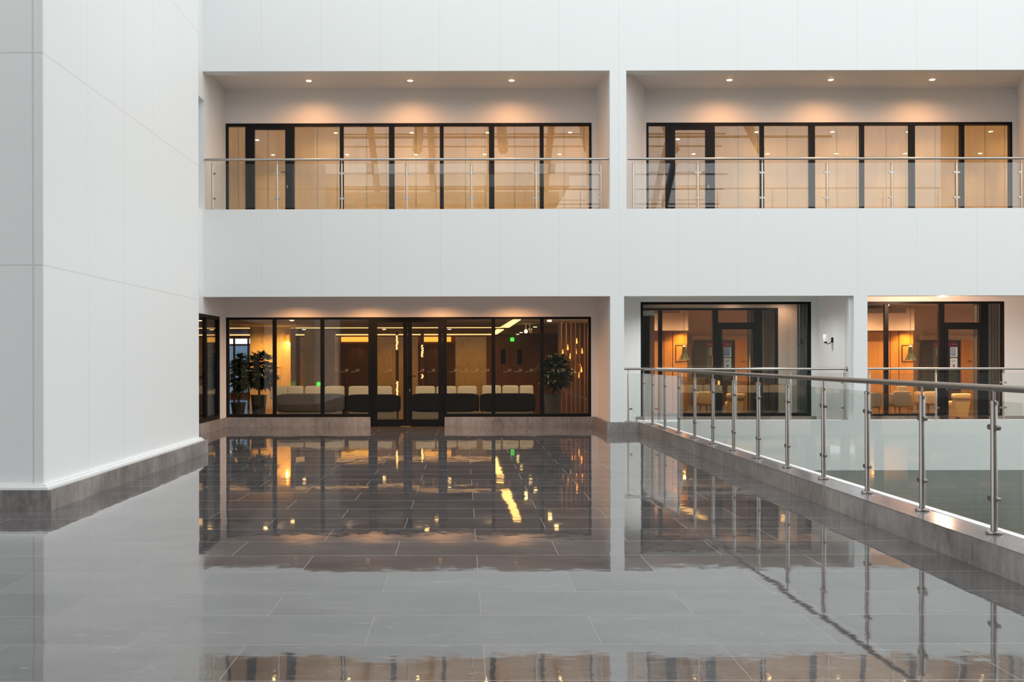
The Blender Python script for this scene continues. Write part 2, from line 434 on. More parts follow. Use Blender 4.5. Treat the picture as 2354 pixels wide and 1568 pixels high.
# ------------------------------------------------------------------ tower on the left
t_ = MB(); t_.box(-13, -4.03, 10.11, 16.07, 0.20, 14.5)
struct(t_.build('wall_left', M_block_side, mats=([M_block_front], lambda p: 1 if p.normal.y < -0.5 else 0)), 'white panelled tower wall on the left')
t_ = MB(); t_.box(-13, -3.93, 10.04, 16.24, 0.0, 0.197)
struct(t_.build('baseboard_left', M_kerb), 'grey stone plinth of the left tower')
t_ = MB(); t_.box(-13, -3.965, 10.05, 16.12, 0.197, 0.222); t_.box(-13, -3.99, 10.075, 16.10, 0.222, 0.245)
struct(t_.build('trim_3', M_white), 'white stepped drip trim of the left tower')
# wing wall between tower and building, with an opening above and a window below
w_ = MB()
w_.box(-5.30, XL, 16.08, YF+0.28, 2.317, 4.34)
w_.box(-5.30, XL, 16.08, YF+0.28, 6.477, 13.5)
w_.box(-5.30, XL, 20.57, YF+0.28, 4.34, 6.477)
w_.box(-5.30, XL, YF+0.28, YR, 4.1, CU)
w_.box(-5.30, XL, YF+0.28, YR, 2.317, CG)
w_.box(-5.30, XL, 21.87, YR, 0.20, 2.317)
w_.box(-5.30, XL, 16.08, 18.0, 0.20, 2.317)
struct(w_.build('wall_left_wing', M_plain), 'white side wall between tower and building')
w_ = MB(); w_.box(-7.2, -7.1, 16.1, 21.0, 4.2, 6.6); w_.box(-7.2, -5.3, 20.62, 20.72, 4.2, 6.6); w_.box(-7.2, -5.3, 16.1, 20.72, 6.48, 6.58)
w_.box(-7.2, -5.3, 16.1, 20.72, 4.10, 4.20)
struct(w_.build('wall_wing_passage', M_plain), 'plain passage behind the wing opening')

# pond beside the terrace
M_pond = mat('pond_water', (0.105, 0.125, 0.098), 0.22, ior=1.33, spec=0.05)
n = N(M_pond)
pn = n.noise(2.0, 3, 0.5, stretch=((0.6, 2.0, 1), (0, 0, 0))); n.bump(pn.outputs[0], 0.10, 0.05)
pc = n.noise(0.35, 3, 0.5); n.link(n.ramp(pc.outputs[0], [(0.3, (0.040, 0.052, 0.040)), (0.7, (0.062, 0.070, 0.050))]), n.p.inputs['Base Color'])
struct(box(3.45, 48, -14, YF+0.02, -1.10, -0.744).build('floor_pond', M_pond), 'green grey pond water beside the terrace')

# out-of-view gallery over the camera, sized to shade the tower front, and the arched skylight of the atrium (seen in the window reflections)
struct(box(-14, 3.4, -13, 7.6, 6.9, 7.3).build('ceiling_shade_gallery', M_plain), 'out-of-view gallery over the viewpoint, sized to shade the tower front')
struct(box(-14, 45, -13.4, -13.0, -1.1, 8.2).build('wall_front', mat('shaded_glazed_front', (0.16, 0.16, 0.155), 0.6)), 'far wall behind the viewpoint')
r_ = MB()
def vault(t): return (-13.0+21.5*t, 8.6+5.2*math.sin(PI*t))
for k in range(-3, 6):
    r_.tube([(-4.5+2.95*k, *vault(i/16)) for i in range(17)], 0.17, 6)
for i in range(1, 26):
    y_, z_ = vault(i/26); r_.tube([(-14, y_, z_), (13, y_, z_)], 0.045, 5)
struct(r_.build('ceiling', mat('vault_steel', (0.16, 0.15, 0.14), 0.5)), 'arched steel skylight frame of the atrium')

# ------------------------------------------------------------------ glazing
def window(name, label, x0, x1, z0, z1, Y, bars, panes, fw, skip_bottom=False, gl=None, dep=0.09):
    """outer frame + vertical bars given as (xa, xb) + panes (xa, xb, za, zb)"""
    t = frame_thing(name, (x0, Y, z0), label)
    b = MB(); b.box(x0, x0+fw, Y-0.02, Y+dep, z0, z1); b.box(x1-fw, x1, Y-0.02, Y+dep, z0, z1)
    b.box(x0+fw, x1-fw, Y-0.02, Y+dep, z1-fw*1.25, z1)
    if not skip_bottom: b.box(x0+fw, x1-fw, Y-0.02, Y+dep, z0, z0+fw*1.4)
    b.build('frame', M_black, t)
    for a, c in bars: box(a, c, Y-0.015, Y+dep-0.01, z0+(0 if skip_bottom else fw*1.4), z1-fw*1.25).build('mullion', M_black, t)
    for a, c, za, zb in panes: box(a, c, Y+0.03, Y+0.042, za, zb).build('pane', gl or M_glass, t)
    return t
def handle(parent, px, py, Y, left=True, key=True):
    p = at(px, py, Y); h = MB(); sgn = -1 if left else 1
    h.tube([(p.x, Y-0.02, p.z), (p.x, Y-0.075, p.z)], 0.011, 8)
    h.tube([(p.x+0.008*-sgn, Y-0.075, p.z), (p.x+sgn*0.13, Y-0.075, p.z)], 0.010, 8)
    h.box(p.x-0.016, p.x+0.016, Y-0.028, Y-0.018, p.z-0.10, p.z+0.03)
    ho = h.build('handle', M_black, parent)
    if key: box(p.x-0.009, p.x+0.009, Y-0.034, Y-0.026, p.z-0.33, p.z-0.27).build('key_cylinder', M_steel, ho)
# upper balconies
def upper_window(idx, off, label):
    P = lambda px: at(px+off, 380, YR).x
    zt = ZUT; z0 = 4.1
    xs = [P(519.2), P(1359.7)]; fw = 0.045
    t = window('window_%d' % idx, label, xs[0], xs[1], z0, zt, YR+0.01,
               [(P(781), P(789.6)), (P(894), P(906.7)), (P(1011), P(1019.9)), (P(1124.3), P(1136.5)), (P(1241), P(1250))],
               [(P(a), P(b), z0+0.06, zt-0.05) for a, b in ((522.5, 565), (675.5, 782), (788.6, 895), (905.7, 1012), (1018.9, 1125.3), (1135.5, 1242), (1249, 1356))], fw)
    # door
    d = frame_thing('door_%d' % idx, (P(564), YR, z0), 'black framed glass balcony door')
    zd = at(620+off, 297.5, YR).z
    b = MB(); b.box(P(564), P(574), YR-0.005, YR+0.09, z0, zt-0.055); b.box(P(666), P(676.5), YR-0.005, YR+0.09, z0, zt-0.055)
    b.box(P(574), P(666), YR-0.005, YR+0.09, zd+0.06, zt-0.055); b.build('frame', M_black, d)
    b = MB(); b.box(P(574.2), P(585), YR-0.01, YR+0.08, z0, zd+0.058); b.box(P(655.8), P(665.8), YR-0.01, YR+0.08, z0, zd+0.058)
    b.box(P(585), P(655.8), YR-0.01, YR+0.08, zd, zd+0.058); b.box(P(585), P(655.8), YR-0.01, YR+0.08, z0, z0+0.12)
    lf = b.build('leaf', M_black, d)
    box(P(584.5), P(656.3), YR+0.03, YR+0.042, z0+0.115, zd+0.005).build('pane', M_glass, lf)
    handle(d, 661+off, 397, YR-0.0)
upper_window(1, 0, 'black framed glazing of the upper left balcony')
upper_window(2, 966.9, 'black framed glazing of the upper right balcony')

# lobby glazing
P = lambda px: at(px, 850, YR).x
z0, zt = 0.20, ZGT
zg0, zg1 = at(940, 951.6, YR).z, at(940, 734.2, YR).z
t = frame_thing('window_3', (P(519.5), YR, z0), 'black framed lobby glazing left of the glass doors')
b = MB(); fw = 0.045
b.box(P(519.5), P(525.5), YR+0.01, YR+0.10, z0, zt); b.box(P(525.5), P(847), YR+0.01, YR+0.10, zg1, zt); b.box(P(525.5), P(847), YR+0.01, YR+0.10, z0, zg0)
b.build('frame', M_black, t)
for a, c in ((626.3, 634.8), (736.3, 745)): box(P(a), P(c), YR+0.015, YR+0.09, zg0, zg1).build('mullion', M_black, t)
LP = []
for a, c in ((524.5, 627.3), (633.8, 737.3), (744, 848)):
    LP.append(((a, c), box(P(a), P(c), YR+0.04, YR+0.052, zg0-0.01, zg1+0.01).build('pane', M_glass_low, t)))
t2 = frame_thing('window_4', (P(1027), YR, z0), 'black framed lobby glazing right of the glass doors')
b = MB(); b.box(P(1353), P(1359), YR+0.01, YR+0.10, z0, zt); b.box(P(1027), P(1353), YR+0.01, YR+0.10, zg1, zt); b.box(P(1027), P(1353), YR+0.01, YR+0.10, z0, zg0)
b.build('frame', M_black, t2)
for a, c in ((1130, 1138.7), (1241.7, 1250)): box(P(a), P(c), YR+0.015, YR+0.09, zg0, zg1).build('mullion', M_black, t2)
for a, c in ((1026, 1131), (1137.7, 1242.7), (1249, 1354)):
    LP.append(((a, c), box(P(a), P(c), YR+0.04, YR+0.052, zg0-0.01, zg1+0.01).build('pane', M_glass_low, t2)))
# doors
d = frame_thing('door_3', (P(937), YR, 0), 'black framed double glass door to the lobby')
b = MB(); zdt = at(940, 741, YR).z; zdb = at(940, 964.6, YR).z
b.box(P(846.8), P(857), YR+0.005, YR+0.10, 0.0, zt-0.004); b.box(P(1017), P(1027), YR+0.005, YR+0.10, 0.0, zt-0.004); b.box(P(857), P(1017), YR+0.005, YR+0.10, zdt+0.05, zt-0.004)
b.build('frame', M_black, d)
for a, a2, c2, c in ((857.3, 866.9, 927.1, 936.7), (937.3, 947, 1007.4, 1016.7)):
    b = MB(); b.box(P(a), P(a2), YR, YR+0.08, 0.012, zdt+0.048); b.box(P(c2), P(c), YR, YR+0.08, 0.012, zdt+0.048)
    b.box(P(a2), P(c2), YR, YR+0.08, zdt, zdt+0.048); b.box(P(a2), P(c2), YR, YR+0.08, 0.012, zdb)
    lf = b.build('leaf', M_black, d)
    LP.append(((a2-0.5, c2+0.5), box(P(a2-0.5), P(c2+0.5), YR+0.035, YR+0.047, zdb-0.01, zdt+0.01).build('pane', M_glass_low, lf)))
handle(d, 942, 864.6, YR, left=False)
# row of small safety marks printed on the lobby glass
M_mark = mat('frosted_mark', (0.30, 0.28, 0.22), 0.6)
for (a, c), pane in LP:
    mb = MB(); any_ = False
    k_ = 770.0
    while k_ < 1345:
        if k_-16 > a+1 and k_+9 < c-1:
            q = at(k_, 855, YR); u = 1/108.4; yy = YR+0.031
            mb.box(q.x-13*u, q.x-3*u, yy, yy+0.003, q.z-0.001, q.z+0.005)
            mb.box(q.x-1.6*u, q.x-0.7*u, yy, yy+0.003, q.z+0.012, q.z+0.066)
            for (xa, za, xb, zb) in ((0.2, 0.004, 2.6, 0.058), (3.6, 0.012, 4.6, 0.062), (1.6, 0.02, 4.2, 0.02)):
                mb.prism([(q.x+xa*u, yy), (q.x+(xa+0.9)*u, yy), (q.x+(xa+0.9)*u, yy+0.003), (q.x+xa*u, yy+0.003)], q.z+za, q.z+max(zb, za+0.008)) if xa != 0.2 else \
                    mb.quad((q.x+xa*u, yy, q.z+za), (q.x+(xa+1.0)*u, yy, q.z+za), (q.x+(xb+1.0)*u, yy, q.z+zb), (q.x+xb*u, yy, q.z+zb))
            any_ = True
        k_ += 25.0
    if any_: mb.build('safety_marks', M_mark, pane)

# side window of the wing wall
t = frame_thing('window_5', (XL, 20, 0.2), 'black framed side window next to the lobby recess')
ya, yb = 18.0, 21.87; b = MB()
b.box(XL-0.10, XL-0.01, ya, ya+0.06, 0.2, 2.317); b.box(XL-0.10, XL-0.01, yb-0.07, yb, 0.2, 2.317)
b.box(XL-0.10, XL-0.01, ya+0.06, yb-0.07, 0.2, 0.28); b.box(XL-0.10, XL-0.01, ya+0.06, yb-0.07, 2.25, 2.317); b.build('frame', M_black, t)
for yy in (19.4, 20.72): box(XL-0.09, XL-0.015, yy, yy+0.085, 0.28, 2.25).build('mullion', M_black, t)
for a, c in ((ya+0.05, 19.41), (19.475, 20.73), (20.795, yb-0.06)): box(XL-0.06, XL-0.048, a, c, 0.27, 2.26).build('pane', M_glass_low, t)

# right terrace rooms: T-shaped door and panes
def terrace_window(idx, off, Y, ztop, label, left_px):
    P = lambda px: at(px+off, 850, Y).x
    zb = 0.20; zt = ztop; zg0 = at(2150+off, 951.5, Y).z; fz = zt-0.05
    t = frame_thing('window_%d' % idx, (P(2100), Y, zb), label)
    b = MB(); b.box(P(left_px), P(left_px+6), Y, Y+0.09, zb, zt); b.box(P(2303), P(2309), Y, Y+0.09, zb, zt)
    b.box(P(left_px+6), P(2303), Y, Y+0.09, fz, zt)
    b.box(P(left_px+6), P(2159), Y, Y+0.09, zb, zg0); b.box(P(2272), P(2303), Y, Y+0.09, zb, zg0)
    b.build('frame', M_black, t)
    box(P(2034), P(2043), Y+0.005, Y+0.08, zg0, fz).build('mullion', M_black, t)
    for a, c in ((left_px+5, 2035), (2042, 2160), (2271, 2304)): box(P(a), P(c), Y+0.03, Y+0.042, zg0-0.01, fz+0.01).build('pane', M_glass, t)
    d = frame_thing('door_%d' % idx, (P(2215), Y, 0.02), 'black framed terrace door with a pane above')
    z1, z2, z3 = [at(2215+off, q, Y).z for q in (741.5, 757, 963)]
    b = MB(); b.box(P(2159), P(2171), Y-0.005, Y+0.095, 0.03, fz-0.001); b.box(P(2255), P(2272), Y-0.005, Y+0.095, 0.03, fz-0.001)
    b.box(P(2171), P(2255), Y-0.005, Y+0.095, z2+0.06, z1); b.build('frame', M_black, d)
    box(P(2171), P(2255), Y+0.03, Y+0.042, z1-0.01, fz).build('pane', M_glass, d)
    b = MB(); b.box(P(2171.3), P(2180), Y-0.01, Y+0.08, 0.04, z2+0.058); b.box(P(2251), P(2254.7), Y-0.01, Y+0.08, 0.04, z2+0.058)
    b.box(P(2180), P(2251), Y-0.01, Y+0.08, z2, z2+0.058); b.box(P(2180), P(2251), Y-0.01, Y+0.08, 0.04, z3)
    lf = b.build('leaf', M_black, d)
    box(P(2179.5), P(2251.5), Y+0.03, Y+0.042, z3-0.01, z2+0.01).build('pane', M_glass, lf)
    handle(d, 2175+off, 862, Y, left=False)
terrace_window(6, 0, YR, ZRT, 'black framed glazing of the right terrace room', 1980)
YI = 22.95
terrace_window(7, -520, YI, at(1640, 708, YI).z, 'added inner black glazing modelling a ghosted double image, middle terrace room', 1985)  # added layer: a doubled image of the glazing built as real frames
# outer glass of the middle room
t = frame_thing('window_8', (b1x0, YR, 0.2), 'outer black frame of the middle terrace room')
b = MB(); b.box(b1x0, b1x0+0.05, YR+0.01, YR+0.10, 0.2, ZRT); b.box(b1x1-0.065, b1x1, YR+0.01, YR+0.10, 0.2, ZRT)
b.box(b1x0+0.05, b1x1-0.065, YR+0.01, YR+0.10, ZRT-0.05, ZRT); b.box(b1x0+0.05, b1x1-0.065, YR+0.01, YR+0.10, 0.2, 0.27); b.build('frame', M_black, t)
box(b1x0+0.045, b1x1-0.06, YR+0.04, YR+0.052, 0.26, ZRT-0.045).build('pane', M_glass, t)
struct(box(b1x0-0.1, b1x1+0.1, YR-0.03, YR+0.14, 0.02, 0.20).build('trim_4', M_kerb), 'grey stone sill of the middle room')
k = MB(); k.box(b2x0-0.1, at(2158, 960, YR).x, YR-0.03, YR+0.14, 0.02, 0.20); k.box(at(2273, 960, YR).x, b2x1+0.6, YR-0.03, YR+0.14, 0.02, 0.20)
struct(k.build('trim_5', M_kerb), 'grey stone sill of the right room')
# inner wall of the middle room beside and above the inner glazing
XI = lambda px: at(px, 850, YI).x
g = MB(); zi = at(1640, 708, YI).z
g.box(XI(1470), XI(1789), YI, YI+0.1, zi, CG); g.box(XI(1789), XI(1833), YI, YI+0.1, 0.02, CG)
g.box(XI(1833), 8.1, YI+0.30, YI+0.4, 0.02, CG)
struct(g.build('wall_middle_inner', M_pinkwall), 'beige inner wall of the middle room')

# ------------------------------------------------------------------ railings
def railing(label, rail, posts, zb, zrail, zglass, clips, along, r=0.0225, gtop=None, name='glass_railing', group=None, end_caps=(), off=(0, 0)):
    t = thing(name, (posts[0][0], posts[0][1], zb), label, 'railing', group)
    MS = M_steel_near if name == 'long_glass_railing' else M_steel
    MB().tube(rail, 0.0245, 14).build('handrail', MS, t, smooth=True)
    for e, dv in end_caps:
        MB().tube([e, Vector(e)+Vector(dv)*0.012], 0.045, 16).build('wall_flange', M_steel, t, smooth=True)
    for i, (x, y) in enumerate(posts):
        p = MB().lathe(x, y, [(r, zb+0.015), (r, zglass-0.012), (r*0.8, zglass), (0.009, zglass+0.004), (0.009, zrail-0.02)], 16).build('post', MS, t, smooth=True)
        MB().lathe(x, y, [(0.056, zb), (0.056, zb+0.012), (0.048, zb+0.018), (r+0.001, zb+0.0181)], 24).build('base_flange', MS, p, smooth=True)
        MB().lathe(x, y, [(r+0.004, zglass-0.03), (r+0.004, zglass-0.004)], 16).build('collar', MS, p, smooth=True)
        for zc in clips:
            for sgn in (-1, 1):
                if (i == 0 and sgn*along[2] < 0) or (i == len(posts)-1 and sgn*along[2] > 0): continue
                ux, uy = along[0], along[1]
                a = Vector((x+ux*sgn*(r-0.004), y+uy*sgn*(r-0.004), zc)); c = a+Vector((ux, uy, 0))*sgn*0.055
                nx, ny = -uy, ux
                c = a+Vector((ux, uy, 0))*sgn*0.050; w_n = Vector((nx, ny, 0))*0.014; hh = 0.019
                m = MB()
                prof = [(0, -hh), (0.6, -hh), (0.88, -hh*0.75), (1.0, -hh*0.3), (1.0, hh*0.3), (0.88, hh*0.75), (0.6, hh), (0, hh)]
                b0 = len(m.v); nn = len(prof)
                for sd in (-1, 1):
                    for tt_, dz in prof: m.v.append(tuple(a.lerp(c, tt_)+w_n*sd+Vector((0, 0, dz))))
                m.f += [[b0+j for j in range(nn)], [b0+2*nn-1-j for j in range(nn)]]
                for j in range(nn): m.f.append([b0+j, b0+nn+j, b0+nn+(j+1) % nn, b0+(j+1) % nn])
                m.build('clamp', M_steel_dark if name == 'long_glass_railing' else M_steel, p)
    for (x0, y0), (x1, y1) in zip(posts[:-1], posts[1:]):
        v = Vector((x1-x0, y1-y0, 0)); L = v.length; v.normalize(); nn = Vector((-v.y, v.x, 0))*0.005
        a = Vector((x0, y0, 0))+v*(r+0.022); c = Vector((x1, y1, 0))-v*(r+0.022)
        MB().prism([tuple((a-nn).xy), tuple((c-nn).xy), tuple((c+nn).xy), tuple((a+nn).xy)], zb+0.05, zglass+0.0).build('glass_panel', M_rail_glass, t)
    return t
YB = YF+0.14
def yz(px, py, Y=YB): return at(px, py, Y)
zr = at(1000, 366.3, YB).z; zgl = at(1000, 376.3, YB).z
cl = (at(1000, 398.3, YB).z, at(1000, 456, YB).z)
px_ = [488.4, 637, 785.5, 934.6, 1083.5, 1232, 1381.5]
xl, xr = at(475.5, 366, YB).x, at(1398, 366, YB).x
railing('steel and glass balcony railing across the upper left balcony', [(XL+0.005, YB, zr), (2.855, YB, zr)],
        [(at(q, 400, YB).x, YB) for q in px_], 4.34, zr, zgl, cl, (1, 0, 1), r=0.019, name='balcony_railing', group='railings of the upper balconies')
px2 = [1455.5, 1604, 1752, 1901, 2050, 2199, 2348.5]
railing('steel and glass balcony railing across the upper right balcony', [(at(1443, 366, YB).x, YB, zr), (11.05, YB, zr)],
        [(at(q, 400, YB).x, YB) for q in px2], 4.34, zr, zgl, cl, (1, 0, 1), r=0.019, name='balcony_railing', group='railings of the upper balconies')
# long near railing
ys = [6.31, 7.43, 8.55, 9.66, 10.78, 11.92, 13.03, 14.14, 15.24, 16.35, 17.46, 18.56, 19.67]
posts = [(xp(y), y) for y in ys]+[(3.53, YB)]
railing('long steel and glass railing on the right kerb running towards the viewer', [(xp(4.6), 4.6, 1.231), (xp(20.3), 20.3, 1.231), (3.53, YB-0.02, 1.231), (3.45, YB, 1.231), (3.135, YB, 1.231)],
        posts, 0.205, 1.231, 1.140, (0.953, 0.447), (0.0165*-1, 0.99986, 1), r=0.0235, name='long_glass_railing')
# short railing by the pier + far terrace railings
zf = at(1700, 848.5, YB).z; zfg = at(1700, 858.5, YB).z; cf = (at(1700, 880.5, YB).z, at(1700, 938.5, YB).z)
fpx = [1567, 1692, 1817, 1941]
railing('steel and glass railing of the middle terrace on the white low wall', [(3.56, YB+0.03, zf), (7.50, YB+0.03, zf)],
        [(at(q, 900, YB+0.03).x, YB+0.03) for q in fpx], 0.226, zf, zfg, cf, (1, 0, 1), r=0.019, name='terrace_railing', end_caps=[((7.503, YB+0.03, zf), (1, 0, 0))], group='railings of the right terraces')
fpx = [1998.5, 2151.5, 2306, 2461]
railing('steel and glass railing of the right terrace, right of the second pier', [(7.86, YB+0.03, zf), (13.0, YB+0.03, zf)],
        [(at(q, 900, YB+0.03).x, YB+0.03) for q in fpx], 0.226, zf, zfg, cf, (1, 0, 1), r=0.019, name='terrace_railing', group='railings of the right terraces')
p14 = (at(1444.5, 930, YB).x, YB)
tt = [o for o in COL.objects if o.name == 'long_glass_railing'][0]
p = MB().lathe(p14[0], p14[1], [(0.0225, 0.215), (0.0225, 1.128), (0.018, 1.14), (0.009, 1.144), (0.009, 1.21)], 16).build('post', M_steel, tt, smooth=True)
MB().lathe(p14[0], p14[1], [(0.056, 0.20), (0.056, 0.212), (0.048, 0.218), (0.0235, 0.2181)], 24).build('base_flange', M_steel, p, smooth=True)
box(p14[0]+0.02, p14[0]+0.075, YB-0.016, YB+0.016, 0.43, 0.465).build('clamp', M_steel, p)
box(p14[0]+0.045, 3.49, YB-0.005, YB+0.005, 0.25, 1.14).build('glass_panel', M_rail_glass, tt)

# ------------------------------------------------------------------ downlights of the recesses
ORD = ['leftmost', 'second from left', 'third from left', 'rightmost']
ORD3 = ['leftmost', 'middle', 'rightmost']
def downlight(x, y, z, label, group, m=None, r=0.052, e=0, col=(1.0, 0.46, 0.17), name='downlight', ang=166):
    t = thing(name, (x, y, z), label, 'ceiling light', group)
    MB().lathe(x, y, [(r, z-0.010), (r*1.35, z-0.010), (r*1.4, z-0.0005)][::1], 20).build('trim_ring', M_white, t, smooth=True)
    MB().lathe(x, y, [(r*0.4, z-0.022), (r*0.92, z-0.018), (r*0.98, z-0.0102)], 20).build('lens', m or M_lamp, t, smooth=True)
    if e: light('SPOT', 'downlight_beam', (x, y, z-0.04), e, col, 0.03, spot=math.radians(ang), blend=1.0)
    return t
YD = 21.55
for i, px in enumerate((710, 943, 1176)):
    downlight(at(px, 184, YD).x, YD, CU, '%s of the three warm downlights over the upper left balcony' % ORD3[i], 'warm downlights over the upper left balcony', e=78, ang=162)
for i, px in enumerate((1677, 1910, 2143)):
    downlight(at(px, 181, YD).x, YD, CU, '%s of the three warm downlights over the upper right balcony' % ORD3[i], 'warm downlights over the upper right balcony', e=78, ang=162)
for i, px in enumerate((690, 850, 1012, 1182)):
    downlight(at(px, 700, YR).x, 21.62, CG, '%s of the four warm downlights over the lobby front' % ORD[i], 'warm downlights over the lobby glazing', m=M_white, e=125, ang=159)
# round ceiling lamp on the right terrace
p = at(2167, 683, 21.0)
t = thing('dome_ceiling_lamp', (p.x, 21.0, CG), 'round white glowing dome lamp on the right terrace ceiling', 'ceiling light')
MB().lathe(p.x, 21.0, [(0.03, CG-0.105), (0.10, CG-0.095), (0.135, CG-0.07), (0.145, CG-0.03)], 28).build('diffuser', M_dome, t, smooth=True)
MB().lathe(p.x, 21.0, [(0.15, CG-0.03), (0.15, CG-0.0005)], 28).build('base', M_white, t, smooth=True)
light('POINT', 'dome_lamp_light', (p.x, 21.0, CG-0.13), 100, (1.0, 0.58, 0.37), 0.02)
for x in (4.2, 6.4): light('SPOT', 'terrace_soffit_fill', (x, 21.3, CG-0.03), 85, (1.0, 1.0, 0.99), 0.04, spot=math.radians(150), blend=1.0)  # unseen fill spots added to brighten the middle terrace walls
# wall lamp on the side wall of the middle terrace
p = at(1913, 781, 21.4); xw = 7.52
t = thing('wall_lamp', (xw, 21.4, p.z-0.1), 'black wall lamp with an opal glass cylinder on the white side wall', 'wall lamp')
box(xw-0.022, xw, 21.36, 21.44, p.z-0.055, p.z+0.045).build('backplate', M_black, t, bevel=0.004)
MB().tube([(xw-0.02, 21.4, p.z-0.03), (xw-0.06, 21.4, p.z-0.075), (xw-0.12, 21.4, p.z-0.085), (xw-0.145, 21.4, p.z-0.05)], 0.008, 8).build('arm', M_black, t, smooth=True)
MB().lathe(xw-0.145, 21.4, [(0.012, p.z-0.075), (0.035, p.z-0.05), (0.035, p.z-0.04)], 20).build('shade_holder', M_black, t, smooth=True)
MB().lathe(xw-0.145, 21.4, [(0.046, p.z-0.04), (0.05, p.z-0.035), (0.05, p.z+0.105), (0.046, p.z+0.11)], 24).build('glass_shade', mat('opal_glass', (0.86, 0.87, 0.86), 0.25, emit=(1, 0.97, 0.92), strength=0.12), t, smooth=True)

# ------------------------------------------------------------------ rooms behind the upper balconies
def shell(tagname, x0, x1, y0, y1, z0, z1, mw, mc, mf, front=False):
    b = MB(); b.box(x0-0.1, x0, y0, y1+0.1, z0, z1); b.box(x1, x1+0.1, y0, y1+0.1, z0, z1); b.box(x0, x1, y1, y1+0.1, z0, z1)
    struct(b.build('wall_'+tagname, mw)); struct(box(x0-0.1, x1+0.1, y0, y1+0.1, z1, z1+0.1).build('ceiling_'+tagname, mc))
    if mf: struct(box(x0-0.1, x1+0.1, y0, y1+0.1, z0-0.005, z0+0.02).build('floor_'+tagname, mf))
shell('upper_left_room', -6.2, 3.35, YR+0.2, 26.6, 4.1, 6.46, M_gloss_cream, M_room_ceiling, M_gloss_cream)
shell('upper_right_room', 3.6, 13.4, YR+0.2, 26.6, 4.1, 6.46, M_gloss_cream, M_room_ceiling, M_gloss_cream)
for off, side, xc, w in ((0, 'left', -1.4, 8.5), (966.9, 'right', 8.3, 8.5)):
    for Yc, py, pxs, rowname in ((23.35, 306, (772, 946.6, 1121, 1310.5), 'front'), (25.85, 356, (627.6, 798, 956, 1114, 1286), 'back')):
        n_ = len(pxs)
        for i, px in enumerate(pxs):
            nm = ['leftmost', 'second', 'third', 'fourth', 'fifth'][i] if n_ == 5 else ['leftmost', 'second', 'third', 'fourth'][i]
            downlight(at(px+off, py, Yc).x, Yc, 6.46, '%s small ceiling spot from the left, %s row, room behind the upper %s balcony' % (nm, rowname, side),
                      'ceiling spots in the upper %s room' % side, m=M_lamp_small, r=0.045, name='ceiling_spot', e=80, col=(1.0, 0.62, 0.28), ang=154)
    q = at(591+off, 321, 24.1)
    downlight(q.x, 24.1, 6.46, 'white ceiling spot seen through the upper %s balcony door' % side, None, m=M_lamp_white, r=0.05, name='ceiling_spot')
    # sheer curtain with fine grid lines just behind the glass
    m = bpy.data.materials.new('sheer_fabric_'+side); m.use_nodes = True
    nn = N(m); pr = nn.p; pr.inputs['Base Color'].default_value = (0.80, 0.72, 0.60, 1); pr.inputs['Roughness'].default_value = 0.8
    P0 = at(548+off, 400, YR+0.35).x
    l1 = nn.lines(nn.x, P0, 113.5*(YR+0.35)/F, 0.013); l2 = nn.lines(nn.x, P0+68*(YR+0.35)/F, 113.5*(YR+0.35)/F, 0.016)
    l3 = nn.lines(nn.z, at(900, 400.5, YR+0.35).z, 27.6*(YR+0.35)/F, 0.010)
    ln = nn.math('MAXIMUM', l1, l2)
    c = nn.mix(ln, (0.80, 0.72, 0.60), (0.34, 0.42, 0.33)); c = nn.mix(nn.math('MULTIPLY', l3, 0.5), c, (0.42, 0.34, 0.25)); nn.link(c, pr.inputs['Base Color'])
    tl = nn.t.nodes.new('ShaderNodeBsdfTranslucent'); nn.link(c, tl.inputs[0])
    df = nn.t.nodes.new('ShaderNodeBsdfDiffuse'); nn.link(c, df.inputs[0])
    tr = nn.t.nodes.new('ShaderNodeBsdfTransparent')
    m1 = nn.t.nodes.new('ShaderNodeMixShader'); m1.inputs[0].default_value = 0.5; nn.link(tl.outputs[0], m1.inputs[1]); nn.link(df.outputs[0], m1.inputs[2])
    m2 = nn.t.nodes.new('ShaderNodeMixShader'); nn.link(nn.math('MULTIPLY_ADD', nn.math('ADD', ln, nn.math('MULTIPLY', l3, 0.4)), 0.28, 0.36), m2.inputs[0])
    nn.link(tr.outputs[0], m2.inputs[1]); nn.link(m1.outputs[0], m2.inputs[2]); nn.link(m2.outputs[0], nn.t.nodes['Material Output'].inputs[0])
    b = MB(); xa, xb = at(516+off, 400, YR+0.35).x, at(1362+off, 400, YR+0.35).x; K = 240; prev = None
    for i in range(K+1):
        x = xa+(xb-xa)*i/K; y = YR+0.35+0.006*math.sin(i*0.9)
        b.v += [(x, y, 4.13), (x, y, 6.45)]
        if i: j = 2*i; b.f.append([j-2, j, j+1, j-1])
    tag(b.build('sheer_curtain', m, smooth=True, solid=0.002), 'translucent cream sheer curtain with fine grid lines behind the upper %s balcony glazing' % side, 'curtain', 'sheer curtains of the upper rooms')

